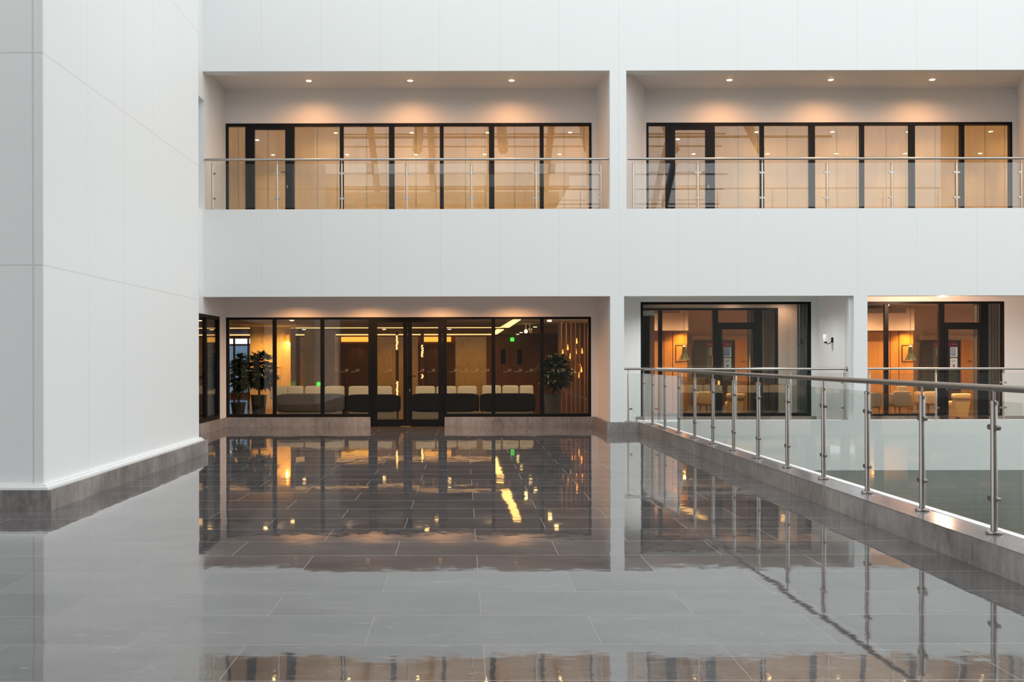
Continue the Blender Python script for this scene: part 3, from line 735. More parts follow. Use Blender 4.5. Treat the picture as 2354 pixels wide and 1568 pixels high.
# ------------------------------------------------------------------ lobby
LC = 2.35
YBK = 40.0
struct(MB().box(-12.5, 4.1, YR+0.2, 40.2, LC, LC+0.1).box(-12.5, -5.30, 16.3, YR+0.2, LC, LC+0.1).build('ceiling_lobby', M_pale_ceiling), 'lobby ceiling')
struct(MB().box(-12.5, 4.1, 22.30, 40.2, -0.3, 0.0).box(-12.5, -5.30, 16.3, 22.30, -0.28, 0.002).build('floor_lobby', M_lobby_floor), 'polished brown lobby floor')
bx = lambda px: at(px, 830, YBK).x
b = MB(); b.box(-12.5, -9.7, YBK, YBK+0.2, 0, LC); b.box(-6.32, 4.1, YBK, YBK+0.2, 0, LC); b.box(-9.7, -6.32, YBK, YBK+0.2, 2.2, LC); b.box(-9.7, -6.32, YBK, YBK+0.2, 0, 0.15)
b.box(-12.6, -12.5, 16.3, YBK+0.2, 0, LC); b.box(-12.5, -5.3, 16.25, 16.3, 0, LC); b.box(4.0, 4.1, YR+0.2, YBK, 0, LC)
struct(b.build('wall_lobby', M_redwood), 'brown timber lobby walls')
t = frame_thing('window_9', (-8, YBK, 0.15), 'tall daylight window at the back left of the lobby')
b = MB(); b.box(-9.7, -6.32, YBK-0.05, YBK+0.05, 1.93, 2.0); b.box(-9.7, -6.32, YBK-0.05, YBK+0.05, 1.05, 1.09)
for x in (-9.7, -8.72, -8.18, -7.2, -6.38): b.box(x, x+0.07, YBK-0.05, YBK+0.05, 0.15, 2.2)
b.build('frame', mat('grey_aluminium', (0.12, 0.13, 0.15), 0.4), t); box(-9.66, -6.36, YBK, YBK+0.012, 0.15, 1.93).build('pane', M_blue_glass, t)
# marble column near the left
YC = 30.0
cx0, cx1 = at(575, 830, YC).x, at(668, 830, YC).x
struct(box(cx0, cx1, YC, YC+0.9, 0, LC).build('wall_lobby_column', M_marble), 'beige marble column in the lobby')
tq = thing('column_sconce', (cx1-0.07, YC, 1.9), 'small amber up and down light on the marble column', 'wall lamp')
a = at(663, 770, YC-0.06); c = at(663, 787, YC-0.06)
box(cx1-0.13, cx1-0.02, YC-0.07, YC-0.001, c.z, a.z).build('lamp_body', mat('gold_metal', (0.8, 0.45, 0.12), 0.35, metal=0.6), tq)
box(cx1-0.125, cx1-0.025, YC-0.065, YC-0.005, c.z-0.02, c.z-0.001).build('lens', M_cove_hot, tq)
light('POINT', 'sconce_light', (cx1-0.075, YC-0.15, c.z-0.06), 8, AMBER, 0.03)
# back wall panels: marble, lifts with lit headers
def lobby_panel(a, c, pt, pb, m, nm, label, y=YBK, d=0.05):
    o = box(at(a, 830, y).x, at(c, 830, y).x, y-d, y-0.001, max(0.0, at(a, pb, y).z), at(a, pt, y).z).build(nm, m)
    return struct(o, label)
lobby_panel(690, 778, 774, 911, M_marble, 'trim_6', 'beige marble wall panel left of the first lift')
lobby_panel(866, 961, 774, 911, M_marble, 'trim_7', 'beige marble wall panel between the lifts')
lobby_panel(1047, 1118, 774, 911, M_marble, 'trim_8', 'beige marble wall panel right of the second lift')
for (a, c, h0, h1, pos) in ((784, 860, 786, 858, 'left'), (966, 1044, 971, 1037, 'right')):
    t = thing('lift_entrance', (bx((a+c)/2), YBK-0.06, 0), 'dark wooden lift door under a glowing amber header, %s of the two' % pos, 'lift', 'lift doors in the lobby')
    mid = (a+c)/2
    box(bx(a), bx(mid)-0.005, YBK-0.04, YBK-0.001, 0.0, at(a, 789, YBK).z).build('door_leaf', M_darkwood, t)
    box(bx(mid)+0.005, bx(c), YBK-0.04, YBK-0.001, 0.0, at(a, 789, YBK).z).build('door_leaf', M_darkwood, t)
    box(bx(h0), bx(h1), YBK-0.25, YBK-0.045, at(a, 786, YBK).z, at(a, 775, YBK).z).build('light_header', M_header, t)
    light('SPOT', 'lift_header_light', (bx(mid), YBK-0.4, at(a, 788, YBK).z), 16, AMBER, 0.03, spot=math.radians(140), blend=1.0)
# decorative bead strips
def bead_strip(px, spans, y, label, wide=0.035):
    x = at(px, 830, y).x
    t = thing('bead_light_column', (x, y, 0), label, 'decorative light', 'vertical bead lights in the lobby')
    box(x-0.05, x+0.05, y-0.02, y+0.03, 0.0, LC-0.001).build('backing', M_redwood, t)
    for pa, pb in spans:
        b = MB(); z = at(px, pb, y).z; z1 = at(px, pa, y).z; k = 0
        while z < z1:
            dx = random.uniform(-0.028, 0.028); b.box(x+dx-0.014, x+dx+0.014, y-0.045, y-0.021, z, z+0.02)
            dx = random.uniform(-0.035, 0.035); b.box(x+dx-0.010, x+dx+0.010, y-0.045, y-0.021, z+0.012, z+0.030); z += 0.026
        b.build('bead_lights', M_bead, t)
bead_strip(913, ((772, 804), (877, 910)), 36.0, 'vertical strip of glowing beads on the marble between the lifts')
bead_strip(971, ((794, 821), (862, 870)), 34.0, 'shorter strip of glowing beads in front of the right lift', 0.03)
# double wooden doors with glass slots
t = thing('double_door', (bx(1172), YBK-0.06, 0), 'brown double door with two dark vertical glass slots', 'door')
for a, c, s0, s1 in ((1131, 1172, 1151, 1162), (1173, 1206, 1189, 1200)):
    l = box(bx(a), bx(c), YBK-0.06, YBK-0.001, 0.0, at(a, 795, YBK).z).build('door_leaf', M_redwood, t)
    box(bx(s0), bx(s1), YBK-0.065, YBK-0.055, at(s0, 838, YBK).z, at(s0, 803, YBK).z).build('glass_slot', M_black, l)
    hx = bx(1171 if a < 1150 else 1176); MB().tube([(hx, YBK-0.10, at(a, 846, YBK).z), (hx, YBK-0.10, at(a, 841, YBK).z)], 0.02, 8).build('handle', M_steel, l)
# exit signs
def exit_sign(px, py, w, h, y, label):
    p = at(px, py, y); t = thing('exit_sign', (p.x, y, p.z-h/2), label, 'sign', 'green exit signs')
    box(p.x-w/2, p.x+w/2, y-0.03, y, p.z-h/2, p.z+h/2).build('panel', M_green, t)
    b = MB(); yy = y-0.034; u = w/10
    for x0, x1, z0, z1 in ((-3.6, -3.0, -3.5, 3.2), (-3.6, -1.0, 2.6, 3.2), (0.2, 1.0, 1.6, 2.8), (-0.8, 1.4, 0.6, 1.1), (0.0, 0.7, -1.2, 1.4), (-1.4, 0.1, -2.2, -1.6), (0.6, 1.2, -3.2, -1.2), (2.4, 3.0, -3.5, 3.2), (1.6, 3.0, 2.6, 3.2)):
        b.box(p.x+x0*u, p.x+x1*u, yy, yy+0.004, p.z+z0*h/10, p.z+z1*h/10)
    b.build('pictogram', M_green_dark, t)
exit_sign(1177.5, 780.5, 0.14, 0.14, YBK-0.3, 'green running man exit sign above the brown double door')
MB()
exit_sign(733, 884, 0.115, 0.13, 33.0, 'green exit sign reflection, built as a low sign behind the cream sofa cushions')  # a reflected green glow, added here as a solid sign
# low wall block carrying the low sign added for a reflection
struct(box(at(700, 884, 33).x, at(770, 884, 33).x, 33.0, 33.3, 0, LC).build('wall_lobby_pier', M_marble), 'beige marble pier in the lobby')
# cove lights
YV1, YV2 = 30.9, 39.5
def cove(name, pts, w, m, label):
    b = MB()
    for (a, c) in zip(pts[:-1], pts[1:]): pass
    return b
t = thing('cove_light', (-3, YV1, LC), 'nearer long amber cove light line under the lobby ceiling', 'cove light', 'amber cove lights')
box(-12.0, at(1150, 752, YV1).x, YV1, YV1+0.03, LC-0.022, LC-0.001).build('light_line', M_cove, t)
pa, pb = at(1152, 752, YV1), at(1196, 733, 24.6)
MB().prism([(at(1150, 752, YV1).x, YV1), (at(1170, 752, YV1).x, YV1), (at(1197, 735, 24.6).x, 24.6), (at(1180, 735, 24.6).x, 24.6)], LC-0.012, LC-0.001).build('bright_return', M_cove_hot, t)
t = thing('cove_light', (-3, YV2, LC), 'farther amber cove light line above the lifts', 'cove light', 'amber cove lights')
box(-12.0, at(1132, 767, YV2).x, YV2, YV2+0.04, LC-0.04, LC-0.001).build('light_line', M_cove, t)
MB().prism([(at(1132, 767, YV2).x, YV2), (at(1142, 767, YV2).x, YV2), (at(1158, 758, 33).x, 33.0), (at(1142, 758, 33).x, 33.0)], LC-0.02, LC-0.001).build('bright_return', M_cove_hot, t)
# small lobby ceiling spots
for i, (px, py) in enumerate(((699, 755), (883, 755), (1033, 755), (1230, 750), (1263, 737), (1198, 763), (1190, 767), (1219, 755))):
    y = (LC-H)*F/(VY-py-1); lab = ['over the left sofa', 'left of the glass door handles', 'right of the glass doors', 'beside the bright cove return', 'nearest the right corner', 'behind the bright globe spot', 'farthest back by the double door', 'next to the track spot'][i]
    downlight(at(px, py, y).x, y, LC, 'small warm lobby ceiling spot, the one %s' % lab, 'lobby ceiling spots', m=M_lamp_small, r=0.055, name='lobby_spot')
for px, y, lab in ((609, 23.76, 'above the umbrella tree'), (671, 24.7, 'above the left end of the taupe sofa'), (980, 23.3, 'above the right leaf of the glass doors'),
                   (1003, 24.7, 'farther one above the right door leaf'), (1263, 24.9, 'above the plant in the pale pot'), (1278, 23.5, 'nearest the glass above the pale pot')):
    downlight(at(px, 740, y).x, y, LC, 'warm ceiling spot just inside the lobby glass, %s' % lab, 'ceiling spots just inside the lobby glass', m=M_lamp, r=0.05, name='lobby_spot', e=22, col=(1.0, 0.6, 0.28), ang=150)
p = at(1209, 762, 28)
t = thing('globe_spot', (p.x, 28, LC), 'bright warm globe spot hanging from the lobby ceiling', 'ceiling light')
MB().lathe(p.x, 28, [(0.02, p.z-0.045), (0.045, p.z-0.02), (0.045, p.z+0.02), (0.02, p.z+0.045)], 16).build('globe', emis('globe_glow', (1.0, 0.62, 0.2), 14), t, smooth=True)
MB().tube([(p.x, 28, p.z+0.045), (p.x, 28, LC)], 0.012, 8).build('stem', M_white, t)
for i, (px, py) in enumerate(((679, 759), (1218, 760))):
    p = at(px, py, 27.5); t = thing('track_spot', (p.x, 27.5, LC), 'small pale track spot under the lobby ceiling, %s' % ('beside the marble column' if i == 0 else 'beside the globe spot'), 'ceiling light', 'track spots')
    MB().tube([(p.x, 27.5, p.z+0.03), (p.x+0.04, 27.45, p.z-0.06)], [0.035, 0.045], 12).build('head', mat('pale_metal', (0.6, 0.5, 0.4), 0.4), t, smooth=True)
    MB().tube([(p.x, 27.5, p.z+0.03), (p.x, 27.5, LC)], 0.010, 8).build('stem', M_white, t)
# unseen spots added to light the lobby walls, column and cushions
def beam(x, y, e, c=AMBER, ang=165, z=LC-0.03, tilt=0.0):
    light('SPOT', 'lobby_fill_beam', (x, y, z), e, c, 0.04, rot=(tilt, 0, 0), spot=math.radians(ang), blend=1.0)
for x in (-9.5, -6.0, -3.0, 0.0, 2.8):
    beam(x, 37.6, 85); beam(x, 33.0, 60)
for x in (-4.2, -2.6, -1.0, 0.6, 2.2): beam(x, 24.0, 105, (1.0, 0.74, 0.48), 150, tilt=math.radians(38))  # added row aimed back to brighten the cushions
for px in (590, 620, 652): beam(at(px, 800, 28.9).x, 29.2, 130)
for px in (885, 920, 1066, 1098, 735): beam(bx(px), 38.9, 26)
# sofas and back cushions
M_sofa = mat('charcoal_upholstery', (0.006, 0.0057, 0.0057), 0.85, spec=0.12)
M_sofa_pale = mat('grey_taupe_upholstery', (0.07, 0.062, 0.057), 0.85, spec=0.15)
M_cush = mat('cream_linen', (0.55, 0.50, 0.415), 0.85)
M_plinth = mat('cream_plinth', (0.17, 0.16, 0.125), 0.7)
YS = 25.6
def sofa(a, c, ztop, label, pale=False, y=YS):
    x0, x1 = at(a, 900, y).x, at(c, 900, y).x
    t = thing('sofa', ((x0+x1)/2, y, 0), label, 'sofa', 'sofas in the lobby')
    MB().rbox(x0, x1, y, y+0.20, 0.14, ztop).build('backrest', M_sofa_pale if pale else M_sofa, t, smooth=True)
    MB().rbox(x0+0.16, x1-0.16, y+0.17, y+0.85, 0.15, 0.425).build('seat', M_sofa, t, smooth=True)
    for xa in (x0, x1-0.18): MB().rbox(xa, xa+0.18, y+0.12, y+0.86, 0.13, ztop-0.06).build('armrest', M_sofa, t, smooth=True)
    box(x0+0.06, x1-0.06, y+0.03, y+0.82, 0.0, 0.16).build('plinth', M_plinth, t)
zs = at(900, 905, YS).z
sofa(634, 792, zs, 'grey taupe sofa behind the left lobby panes', True)
sofa(796, 917, zs-0.02, 'charcoal sofa behind the left leaf of the glass doors')
sofa(942, 1102, zs, 'charcoal sofa behind the right leaf of the glass doors')
sofa(1104, 1232, zs, 'charcoal sofa behind the panes right of the doors')
cu = [(620, 661, 'half hidden by the first mullion'), (660, 698, 'second from the left on the taupe sofa'), (699, 745, 'third from the left on the taupe sofa'), (745, 792, 'rightmost on the taupe sofa'),
      (800, 850, 'left one on the sofa behind the left door leaf'), (852, 902, 'right one on the sofa behind the left door leaf'), (954, 1001, 'seen through the right door leaf'), (1002, 1050, 'right of the door frame'),
      (1051, 1097, 'left of the middle gap, right of the doors'), (1108, 1153, 'behind the mullion right of the doors'), (1154, 1193, 'second from the right end'), (1194, 1227, 'at the far right end of the row')]
for i, (a, c, w) in enumerate(cu):
    y = YS+0.24; x0, x1 = at(a+0.5, 890, y).x, at(c-0.5, 890, y).x
    zt_ = at(a, 887.5-(1.5 if i > 8 else 0), y).z
    o = MB().rbox(x0, x1, y, y+0.16, 0.43, zt_).build('back_cushion', M_cush, smooth=True)
    tag(o, 'cream back cushion, %s' % w, 'cushion', 'cream back cushions on the lobby sofas')

# potted plants
def leaf(b, base, d, L, w, droop):
    d = d.normalized(); side = d.cross(Vector((0, 0, 1)))
    side = side.normalized() if side.length > 0.01 else Vector((1, 0, 0))
    prev = None; i0 = len(b.v); n_ = 4
    for i in range(n_+1):
        s = i/n_; p = base+d*L*s+Vector((0, 0, -droop*L*s*s)); ww = w*math.sin(PI*(0.08+0.9*s))*0.5
        b.v += [tuple(p-side*ww), tuple(p+Vector((0, 0, -ww*0.25))), tuple(p+side*ww)]
        if i:
            j = i0+3*i; b.f += [[j-3, j-2, j+1, j], [j-2, j-1, j+2, j+1]]
def plant(px, y, pot_top_py, pot_w, fol, label, seed, style='umbrella', pot_col=(0.045, 0.05, 0.045)):
    rnd = random.Random(seed)
    p = at(px, pot_top_py, y); t = thing('potted_plant', (p.x, y, 0), label, 'plant', 'potted plants in the lobby')
    r = pot_w/2
    pm = mat('pot_glaze', pot_col, 0.35)
    pot = MB().lathe(p.x, y, [(r*0.70, 0.0), (r*0.98, p.z-0.03), (r*1.04, p.z-0.03), (r*1.04, p.z), (r*0.94, p.z), (r*0.92, p.z-0.05)], 28).build('pot', pm, t, smooth=True)
    MB().lathe(p.x, y, [(0.01, p.z-0.06), (r*0.9, p.z-0.045)], 20).build('soil', M_carpet, pot)
    fx0, fx1, fz0, fz1 = at(fol[0], 850, y).x, at(fol[1], 850, y).x, at(px, fol[3], y).z, at(px, fol[2], y).z
    cx, cz = (fx0+fx1)/2, (fz0+fz1)/2; hx, hz = (fx1-fx0)/2, (fz1-fz0)/2
    st = MB(); st.tube([(p.x, y, p.z-0.05), (p.x+0.02, y, fz0+0.1), (cx, y, cz)], [0.026, 0.022, 0.016], 8)
    fo = MB()
    for k in range(95):
        while True:
            u = Vector((rnd.uniform(-1, 1), rnd.uniform(-1, 1), rnd.uniform(-1, 1)))
            if u.length < 1: break
        c = Vector((cx+u.x*hx*0.78, y+u.y*hx*0.6, cz+u.z*hz*0.82))
        if k < 12: st.tube([(cx, y, cz-hz*0.5), tuple(c)], [0.010, 0.005], 5)
        nleaf = 8
        out = Vector((u.x, u.y*0.7, u.z*0.8+0.25))
        for j in range(nleaf):
            a = 2*PI*j/nleaf+rnd.random()
            d = Vector((math.cos(a), math.sin(a), 0.15))+out*0.9
            leaf(fo, c, d, rnd.uniform(0.17, 0.28), rnd.uniform(0.06, 0.09), rnd.uniform(0.2, 0.7))
    st.build('stem', mat('bark', (0.07, 0.05, 0.03), 0.8), t, smooth=True)
    lm = mat('leaf_green', (0.035, 0.06, 0.018), 0.35); 
    tag(fo.build('foliage', lm, t), kind='stuff')
plant(595, 24.0, 908, 0.36, (560, 640, 803, 896), 'potted umbrella tree in a dark pot behind the first lobby pane', 3)
plant(548, 25.6, 925, 0.36, (532, 574, 806, 902), 'leafy potted plant left of the umbrella tree, by the daylight window', 5)
plant(1271, 24.4, 906, 0.42, (1236, 1318, 810, 895), 'dark leafy plant in a pale grey pot before the slatted screen', 9, pot_col=(0.10, 0.12, 0.12))
# slatted screen and amber drop lights at the right
YSL = 26.5
t = thing('slat_screen', (at(1320, 900, YSL).x, YSL, 0), 'screen of thin vertical gold slats at the right of the lobby', 'screen')
for px in (1291, 1302, 1313, 1323, 1333, 1344):
    x = at(px, 850, YSL).x; box(x-0.011, x+0.011, YSL-0.03, YSL+0.03, 0.0, LC-0.001).build('slat', mat('gold_slat', (0.42, 0.24, 0.12), 0.3, metal=0.5), t)
struct(box(at(1284, 850, 27.6).x, 3.98, 27.6, 27.7, 0.0, LC).build('wall_lobby_screen', M_redwood), 'dark red timber wall behind the slats')
dl = [(1293.9, 812), (1305.3, 800.7), (1311, 821), (1314, 855), (1322.6, 855), (1324, 810), (1325.8, 786), (1331.3, 864.4), (1333, 839), (1336.6, 851.7), (1338, 809)]
words = ['first', 'second', 'third', 'fourth', 'fifth', 'sixth', 'seventh', 'eighth', 'ninth', 'tenth', 'eleventh']
for i, (px, py) in enumerate(dl):
    yy = 27.0+0.03*(i % 3); p = at(px, py, yy)
    t = thing('amber_drop_light', (p.x, yy, LC), 'amber glass drop light behind the slats, %s counting from the left' % words[i], 'pendant light', 'amber drop lights behind the slats')
    MB().lathe(p.x, yy, [(0.004, p.z-0.05), (0.020, p.z-0.035), (0.024, p.z-0.01), (0.014, p.z+0.04), (0.006, p.z+0.10)], 12).build('glass_drop', M_amber, t, smooth=True)
    MB().tube([(p.x, yy, p.z+0.10), (p.x, yy, LC)], 0.003, 5).build('cord', M_black, t)
for px in (1300, 1330): light('SPOT', 'slat_light', (at(px, 800, 26.8).x, 26.8, LC-0.03), 14, AMBER, 0.02, spot=math.radians(150), blend=1.0)

# ------------------------------------------------------------------ terrace rooms on the right
struct(MB().box(3.2, 3.3, YR+0.2, 27.1, 0, CG).box(3.2, 15.5, 27.0, 27.1, 0, CG).box(15.4, 15.5, YR+0.2, 27.0, 0, CG)
       .prism([(8.1, YR+0.2), (8.2, YR+0.2), (9.65, 27.0), (9.55, 27.0)], 0, CG).build('wall_terrace_rooms', M_pinkwall), 'beige walls of the terrace rooms')
struct(box(3.3, 15.4, YR+0.2, 27.0, -0.1, 0.02).build('floor_terrace_rooms', M_carpet), 'brown floor of the terrace rooms')
M_curtain = mat('beige_curtain', (0.34, 0.29, 0.23), 0.9)
M_teal = mat('teal_curtain', (0.045, 0.075, 0.085), 0.9)
M_screen = mat('dark_grey_panel', (0.055, 0.06, 0.06), 0.35)
M_purple = mat('purple_band', (0.22, 0.03, 0.15), 0.5)
M_paper = mat('white_paper', (0.72, 0.72, 0.74), 0.7)
M_photo = mat('blue_grey_print', (0.30, 0.36, 0.50), 0.6)
M_ink = mat('violet_print', (0.20, 0.17, 0.40), 0.6)
M_seat = mat('cream_leather', (0.72, 0.58, 0.38), 0.5)
M_armchair = mat('beige_fabric', (0.50, 0.40, 0.29), 0.85)
M_lampshade = mat('ribbed_green_shade', (0.06, 0.075, 0.03), 0.5)
M_orange = wood('orange_door_veneer', (0.42, 0.20, 0.05), (0.50, 0.26, 0.08))
M_grille = mat('vent_grey', (0.30, 0.27, 0.24), 0.5)
def curtain(x0, x1, y, z0, z1, m, label, group=None, folds=7, amp=0.03):
    b = MB(); K = folds*8
    for i in range(K+1):
        x = x0+(x1-x0)*i/K; yy = y+amp*math.sin(2*PI*folds*i/K)
        b.v += [(x, yy, z0), (x, yy, z1)]
        if i: j = 2*i; b.f.append([j-2, j, j+1, j-1])
    tag(b.build('curtain', m, smooth=True, solid=0.006), label, 'curtain', group)
def armchair(px0, px1, pyt, y, face, label, m, group):
    x0, x1 = at(px0, 900, y).x, at(px1, 900, y).x; zt = at(px0, pyt, y).z; w = x1-x0
    t = thing('armchair', ((x0+x1)/2, y, 0.02), label, 'armchair', group)
    MB().rbox(x0, x1, y, y+0.13, 0.33, zt).build('backrest', m, t, smooth=True)
    MB().rbox(x0+0.02, x1-0.02, y+0.08, y+0.60, 0.30, 0.47).build('seat', m, t, smooth=True)
    for xa in (x0-0.03, x1-0.06): MB().rbox(xa, xa+0.09, y+0.05, y+0.55, 0.36, 0.62).build('armrest', m, t, smooth=True)
    for xa in (x0+0.05, x1-0.05):
        for ya in (y+0.07, y+0.52): MB().tube([(xa, ya, 0.02), (xa, ya, 0.34)], [0.014, 0.022], 8).build('leg', M_wood, t)
def room(off, side, other, Yg):
    Q = lambda px, py, y: at(px+off, py, y)
    A = 'of the %s terrace room' % side
    # upper bulkhead and vent
    yb = 25.2
    b = box(Q(1985, 700, yb).x, Q(2102, 700, yb).x, yb, yb+1.6, Q(2000, 760, yb).z, 2.60)
    struct(b.build('wall_%s_room_bulkhead' % side, M_pinkwall), 'boxed bulkhead '+A)
    t = thing('air_vent', (Q(2040, 715, yb).x, yb, Q(2040, 720, yb).z), 'long grey air vent high in the %s terrace room' % side, 'vent', 'air vents of the terrace rooms')
    x0, x1 = Q(1990, 715, yb).x, Q(2082, 715, yb).x; za, zb = Q(2040, 720, yb).z, Q(2040, 709.5, yb).z
    b = MB(); b.box(x0, x1, yb-0.02, yb-0.001, za, zb); b.build('backing', M_grille, t)
    b = MB()
    for i in range(5): zz = za+(zb-za)*(i+0.5)/5; b.box(x0+0.01, x1-0.01, yb-0.03, yb-0.021, zz-0.004, zz+0.004)
    b.build('louvres', mat('vent_louvre', (0.42, 0.38, 0.33), 0.5), t)
    # oak wardrobe panels
    yw = 25.6
    t = thing('oak_wardrobe', (Q(2050, 900, yw).x, yw, 0.02), 'oak panelled wardrobe wall %s lit by an amber spot' % A, 'wardrobe', 'oak wardrobes of the terrace rooms')
    zt = Q(2040, 762, yw).z
    for i, (a, c) in enumerate(((1990, 2046), (2047, 2066), (2067, 2100))):
        box(Q(a, 900, yw).x+0.004, Q(c, 900, yw).x-0.004, yw, yw+0.35, 0.02, zt).build('door_panel', M_wood, t)
    light('SPOT', 'wardrobe_spot', tuple(Q(2092, 764, yw-0.25)), 55, (1.0, 0.45, 0.06), 0.02, spot=math.radians(150), blend=1.0, rot=(math.radians(12), 0, 0))
    # framed picture beside the lamp
    t = thing('picture_frame', (Q(2087, 830, yw-0.03).x, yw-0.03, Q(2087, 830, yw).z), 'plain framed picture on the oak wardrobe %s' % A, 'picture', 'framed pictures of the terrace rooms')
    x0, x1, za, zb = Q(2073, 810, yw).x, Q(2099, 810, yw).x, Q(2080, 831, yw).z, Q(2080, 793, yw).z
    b = MB()
    for q in ((x0, x1, za, za+0.012), (x0, x1, zb-0.012, zb), (x0, x0+0.012, za+0.012, zb-0.012), (x1-0.012, x1, za+0.012, zb-0.012)): b.box(q[0], q[1], yw-0.025, yw-0.001, q[2], q[3])
    b.build('frame', M_darkwood, t); box(x0+0.012, x1-0.012, yw-0.012, yw-0.001, za+0.012, zb-0.012).build('picture', M_orange, t)
    # ribbed pendant lamp
    yl = 24.6; c = Q(2093, 812, yl)
    t = thing('pendant_lamp', (c.x, yl, 2.6), 'dark green ribbed cone pendant lamp %s' % A, 'pendant lamp', 'ribbed pendant lamps')
    za, zm, zb = Q(2093, 828, yl).z, Q(2093, 812, yl).z, Q(2093, 797, yl).z
    MB().lathe(c.x, yl, [(0.13, za), (0.128, za+0.004), (0.10, za+0.05), (0.055, zm), (0.042, zb-0.01), (0.03, zb)], 36, rib=-0.09).build('shade', M_lampshade, t)
    MB().lathe(c.x, yl, [(0.022, zb), (0.030, zb+0.01), (0.030, zb+0.025), (0.01, zb+0.03)], 16).build('cap', M_cove_hot, t)
    MB().tube([(c.x, yl, zb+0.03), (c.x, yl, 2.75)], 0.004, 6).build('cord', M_black, t)
    light('POINT', 'pendant_bulb', (c.x, yl, za-0.05), 5, AMBER, 0.03)
    # dark board with a purple band
    yq = 26.6
    t = thing('notice_board', (Q(2150, 870, yq).x, yq, Q(2150, 880, yq).z), 'dark grey wall board with a purple band %s' % A, 'board', 'wall boards of the terrace rooms')
    box(Q(2116, 850, yq).x, Q(2209, 850, yq).x, yq-0.03, yq, 0.60, Q(2150, 783, yq).z).build('board', M_screen, t)
    box(Q(2143, 850, yq).x, Q(2202, 850, yq).x, yq-0.034, yq-0.0305, Q(2150, 797, yq).z, Q(2150, 786.5, yq).z).build('purple_band', M_purple, t)
    b = MB()
    for k, px in enumerate((2146, 2149, 2151.5, 2154, 2189, 2192, 2195, 2199)): q = Q(px, 792.5, yq); b.box(q.x, q.x+0.014, yq-0.038, yq-0.0345, q.z, q.z+0.012+0.012*(k in (0, 4)))
    b.build('lettering', M_paper, t)
    b = MB(); b.box(Q(2150, 850, yq).x, Q(2156, 850, yq).x, yq-0.034, yq-0.0305, Q(2150, 817, yq).z, Q(2150, 798, yq).z); b.build('pale_print', mat('aqua_print', (0.25, 0.40, 0.38), 0.6), t)
    b = MB(); b.box(Q(2144, 850, yq).x, Q(2150, 850, yq).x, yq-0.034, yq-0.0305, Q(2150, 845, yq).z, Q(2150, 798, yq).z); b.box(Q(2150, 850, yq).x, Q(2156, 850, yq).x, yq-0.034, yq-0.0305, Q(2150, 845, yq).z, Q(2150, 817.5, yq).z)
    b.build('blue_print', mat('slate_print', (0.10, 0.14, 0.17), 0.6), t)
    # light above
    struct(box(Q(2110, 770, 26.9).x, Q(2240, 770, 26.9).x, 26.8, 26.99, Q(2150, 782, 26.9).z, 2.0).build('trim_%s_room_shelf' % side, M_cream), 'cream wall band above the board')
    # orange door with lever
    yd = 26.3
    t = thing('interior_door', (Q(2223, 880, yd).x, yd, 0.02), 'orange veneered interior door with a lever handle %s' % A, 'door', 'orange interior doors')
    lf = box(Q(2210, 850, yd).x, Q(2238, 850, yd).x, yd, yd+0.05, 0.02, Q(2223, 781, yd).z).build('leaf', M_orange, t)
    h = Q(2228, 829, yd); MB().tube([(h.x+0.03, yd, h.z), (h.x+0.03, yd-0.05, h.z), (h.x-0.05, yd-0.05, h.z)], 0.011, 8).build('handle', M_steel, lf)
    # curtains
    yc = Yg+0.35
    curtain(Q(2238, 850, yc).x, Q(2262, 850, yc).x, yc, 0.03, 2.60, M_curtain, 'narrow beige curtain behind the door pane %s' % A, 'beige curtains of the terrace rooms', 3)
    curtain(Q(2270, 850, yc).x, Q(2305, 850, yc).x, yc, 0.03, 2.60, M_curtain, 'wide beige curtain at the right end %s' % A, 'beige curtains of the terrace rooms', 5)
    # paper notices on the door glass (inside)
    yn = Yg+0.046
    for nm, pa, pb, upper in (('printed_notice', 798, 821, True), ('printed_notice', 823.5, 847, False)):
        x0, x1 = Q(2184.5, 820, yn).x, Q(2201, 820, yn).x; za, zb = Q(2190, pb, yn).z, Q(2190, pa, yn).z
        t = thing(nm, ((x0+x1)/2, yn, za), ('upper blue grey sheet on the door glass, %s terrace room' if upper else 'lower white sheet with violet picture on the door glass, %s terrace room') % side, 'notice', 'sheets on the terrace doors')
        box(x0, x1, yn, yn+0.003, za, zb).build('sheet', M_paper, t)
        b = MB()
        if upper: b.box(x0+0.006, x1-0.03, yn-0.002, yn-0.0005, za+0.02, zb-0.006)
        else: b.box(x0+0.05, x1-0.055, yn-0.002, yn-0.0005, za+0.03, za+0.085)
        b.build('picture', M_photo if upper else M_ink, t)
        b = MB()
        for r_i in range(3): b.box(x0+0.03, x1-0.03-0.012*r_i, yn-0.002, yn-0.0005, zb-0.045-0.018*r_i-(0.1 if upper else 0), zb-0.040-0.018*r_i-(0.1 if upper else 0))
        b.build('text_lines', M_screen, t)
    # chairs
    armchair(2126+off, 2161+off, 900, 24.9, 1, 'brightly lit cream armchair left of the door, %s terrace room' % side, M_seat, 'armchairs of the terrace rooms')
    # tapered tub chair right behind the door
    yt = 23.6; x0, x1 = Q(2192, 900, yt).x, Q(2234, 900, yt).x; zt = Q(2200, 905, yt).z; zr_ = Q(2200, 918, yt).z
    t = thing('tub_chair', ((x0+x1)/2, yt, 0.02), 'cream tapered tub chair behind the door glass, %s terrace room' % side, 'chair', 'tub chairs of the terrace rooms')
    MB().rbox(x0, x1, yt, yt+0.14, zr_, zt).build('top_rail', M_seat, t, smooth=True)
    b = MB(); w = (x1-x0)
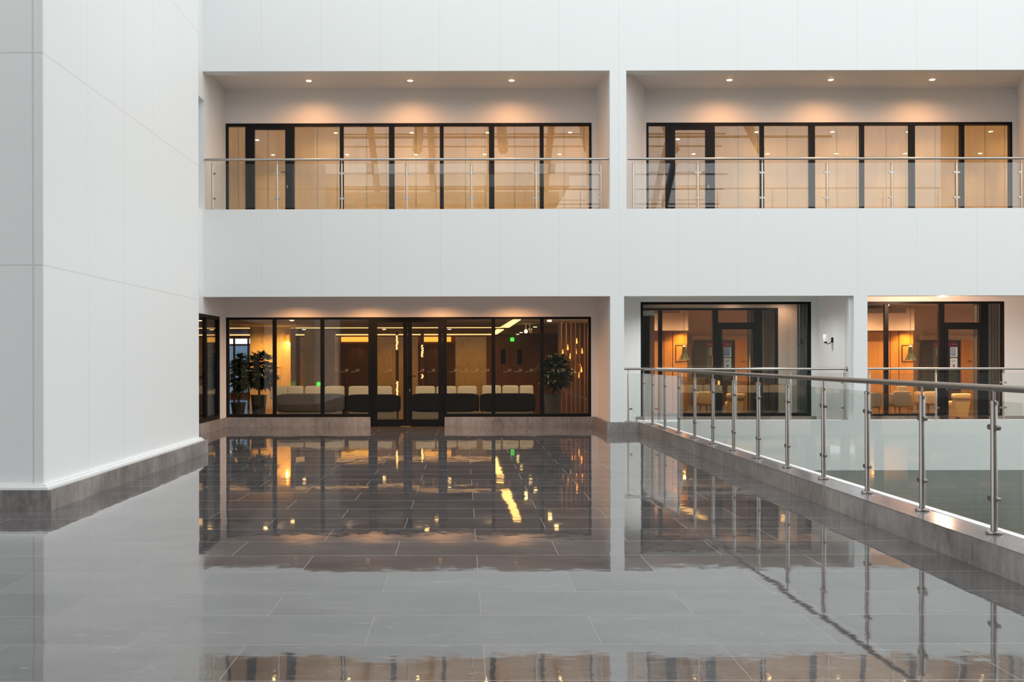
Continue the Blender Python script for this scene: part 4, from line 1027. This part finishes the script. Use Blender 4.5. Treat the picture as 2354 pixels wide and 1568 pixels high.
    b.v += [(x0+0.10, yt+0.01, 0.10), (x1-0.07, yt+0.01, 0.10), (x1-0.07, yt+0.5, 0.10), (x0+0.10, yt+0.5, 0.10), (x0+0.02, yt+0.01, zr_), (x1-0.01, yt+0.01, zr_), (x1-0.01, yt+0.10, zr_), (x0+0.02, yt+0.10, zr_)]
    b.f += [[3, 2, 1, 0], [4, 5, 6, 7], [0, 1, 5, 4], [1, 2, 6, 5], [2, 3, 7, 6], [3, 0, 4, 7]]; b.build('shell', M_seat, t, bevel=0.015)
    MB().rbox(x0+0.05, x1-0.04, yt+0.08, yt+0.52, 0.30, 0.45).build('seat', M_seat, t, smooth=True)
    b = MB().lathe((x0+x1)/2, yt+0.25, [(0.15, 0.02), (0.15, 0.04), (0.04, 0.06), (0.04, 0.11)], 20); b.build('pedestal', M_black, t, smooth=True)
    light('SPOT', 'chair_spot', ((x0+x1)/2-0.2, yt-0.25, 2.45), 620, (1.0, 0.56, 0.16), 0.04, spot=math.radians(50), blend=0.6)
    for lx in (-1.2, 0.3, 1.5): light('SPOT', 'terrace_room_light', (Q(2120, 800, 24.5).x+lx, 24.3, 2.66), 230, (1.0, 0.58, 0.30), 0.03, spot=math.radians(158), blend=1.0)
    return Q
room(0, 'right', 'middle', YR)
Q = room(-520, 'middle', 'right', YI)
armchair(2000, 2029, 903, 23.6, 1, 'beige fabric armchair next to the second pier, in the right terrace room', M_armchair, 'armchairs of the terrace rooms')
armchair(2056, 2096, 899, 23.9, 1, 'larger beige fabric armchair in the middle of the right terrace room', M_armchair, 'armchairs of the terrace rooms')
o = MB().rbox(at(2069, 900, 24.0).x, at(2090, 900, 24.0).x, 24.10, 24.2, at(2080, 902, 24).z, at(2080, 888, 24).z).build('head_cushion', M_seat, smooth=True)
tag(o, 'small orange lit cushion on top of the larger beige armchair', 'cushion')
curtain(at(1833, 850, YI-0.25).x, at(1862, 850, YI-0.25).x, YI-0.25, 0.03, 2.66, M_teal, 'dark teal curtain at the right end of the middle room glazing', None, 4)
for px in (1690, 1806): light('SPOT', 'inner_wall_fill', (at(px, 700, 22.6).x, 22.62, 2.70), 17, (1.0, 0.64, 0.44), 0.02, spot=math.radians(160), blend=1.0)  # added spots without a visible fixture, brightening the beige inner wall
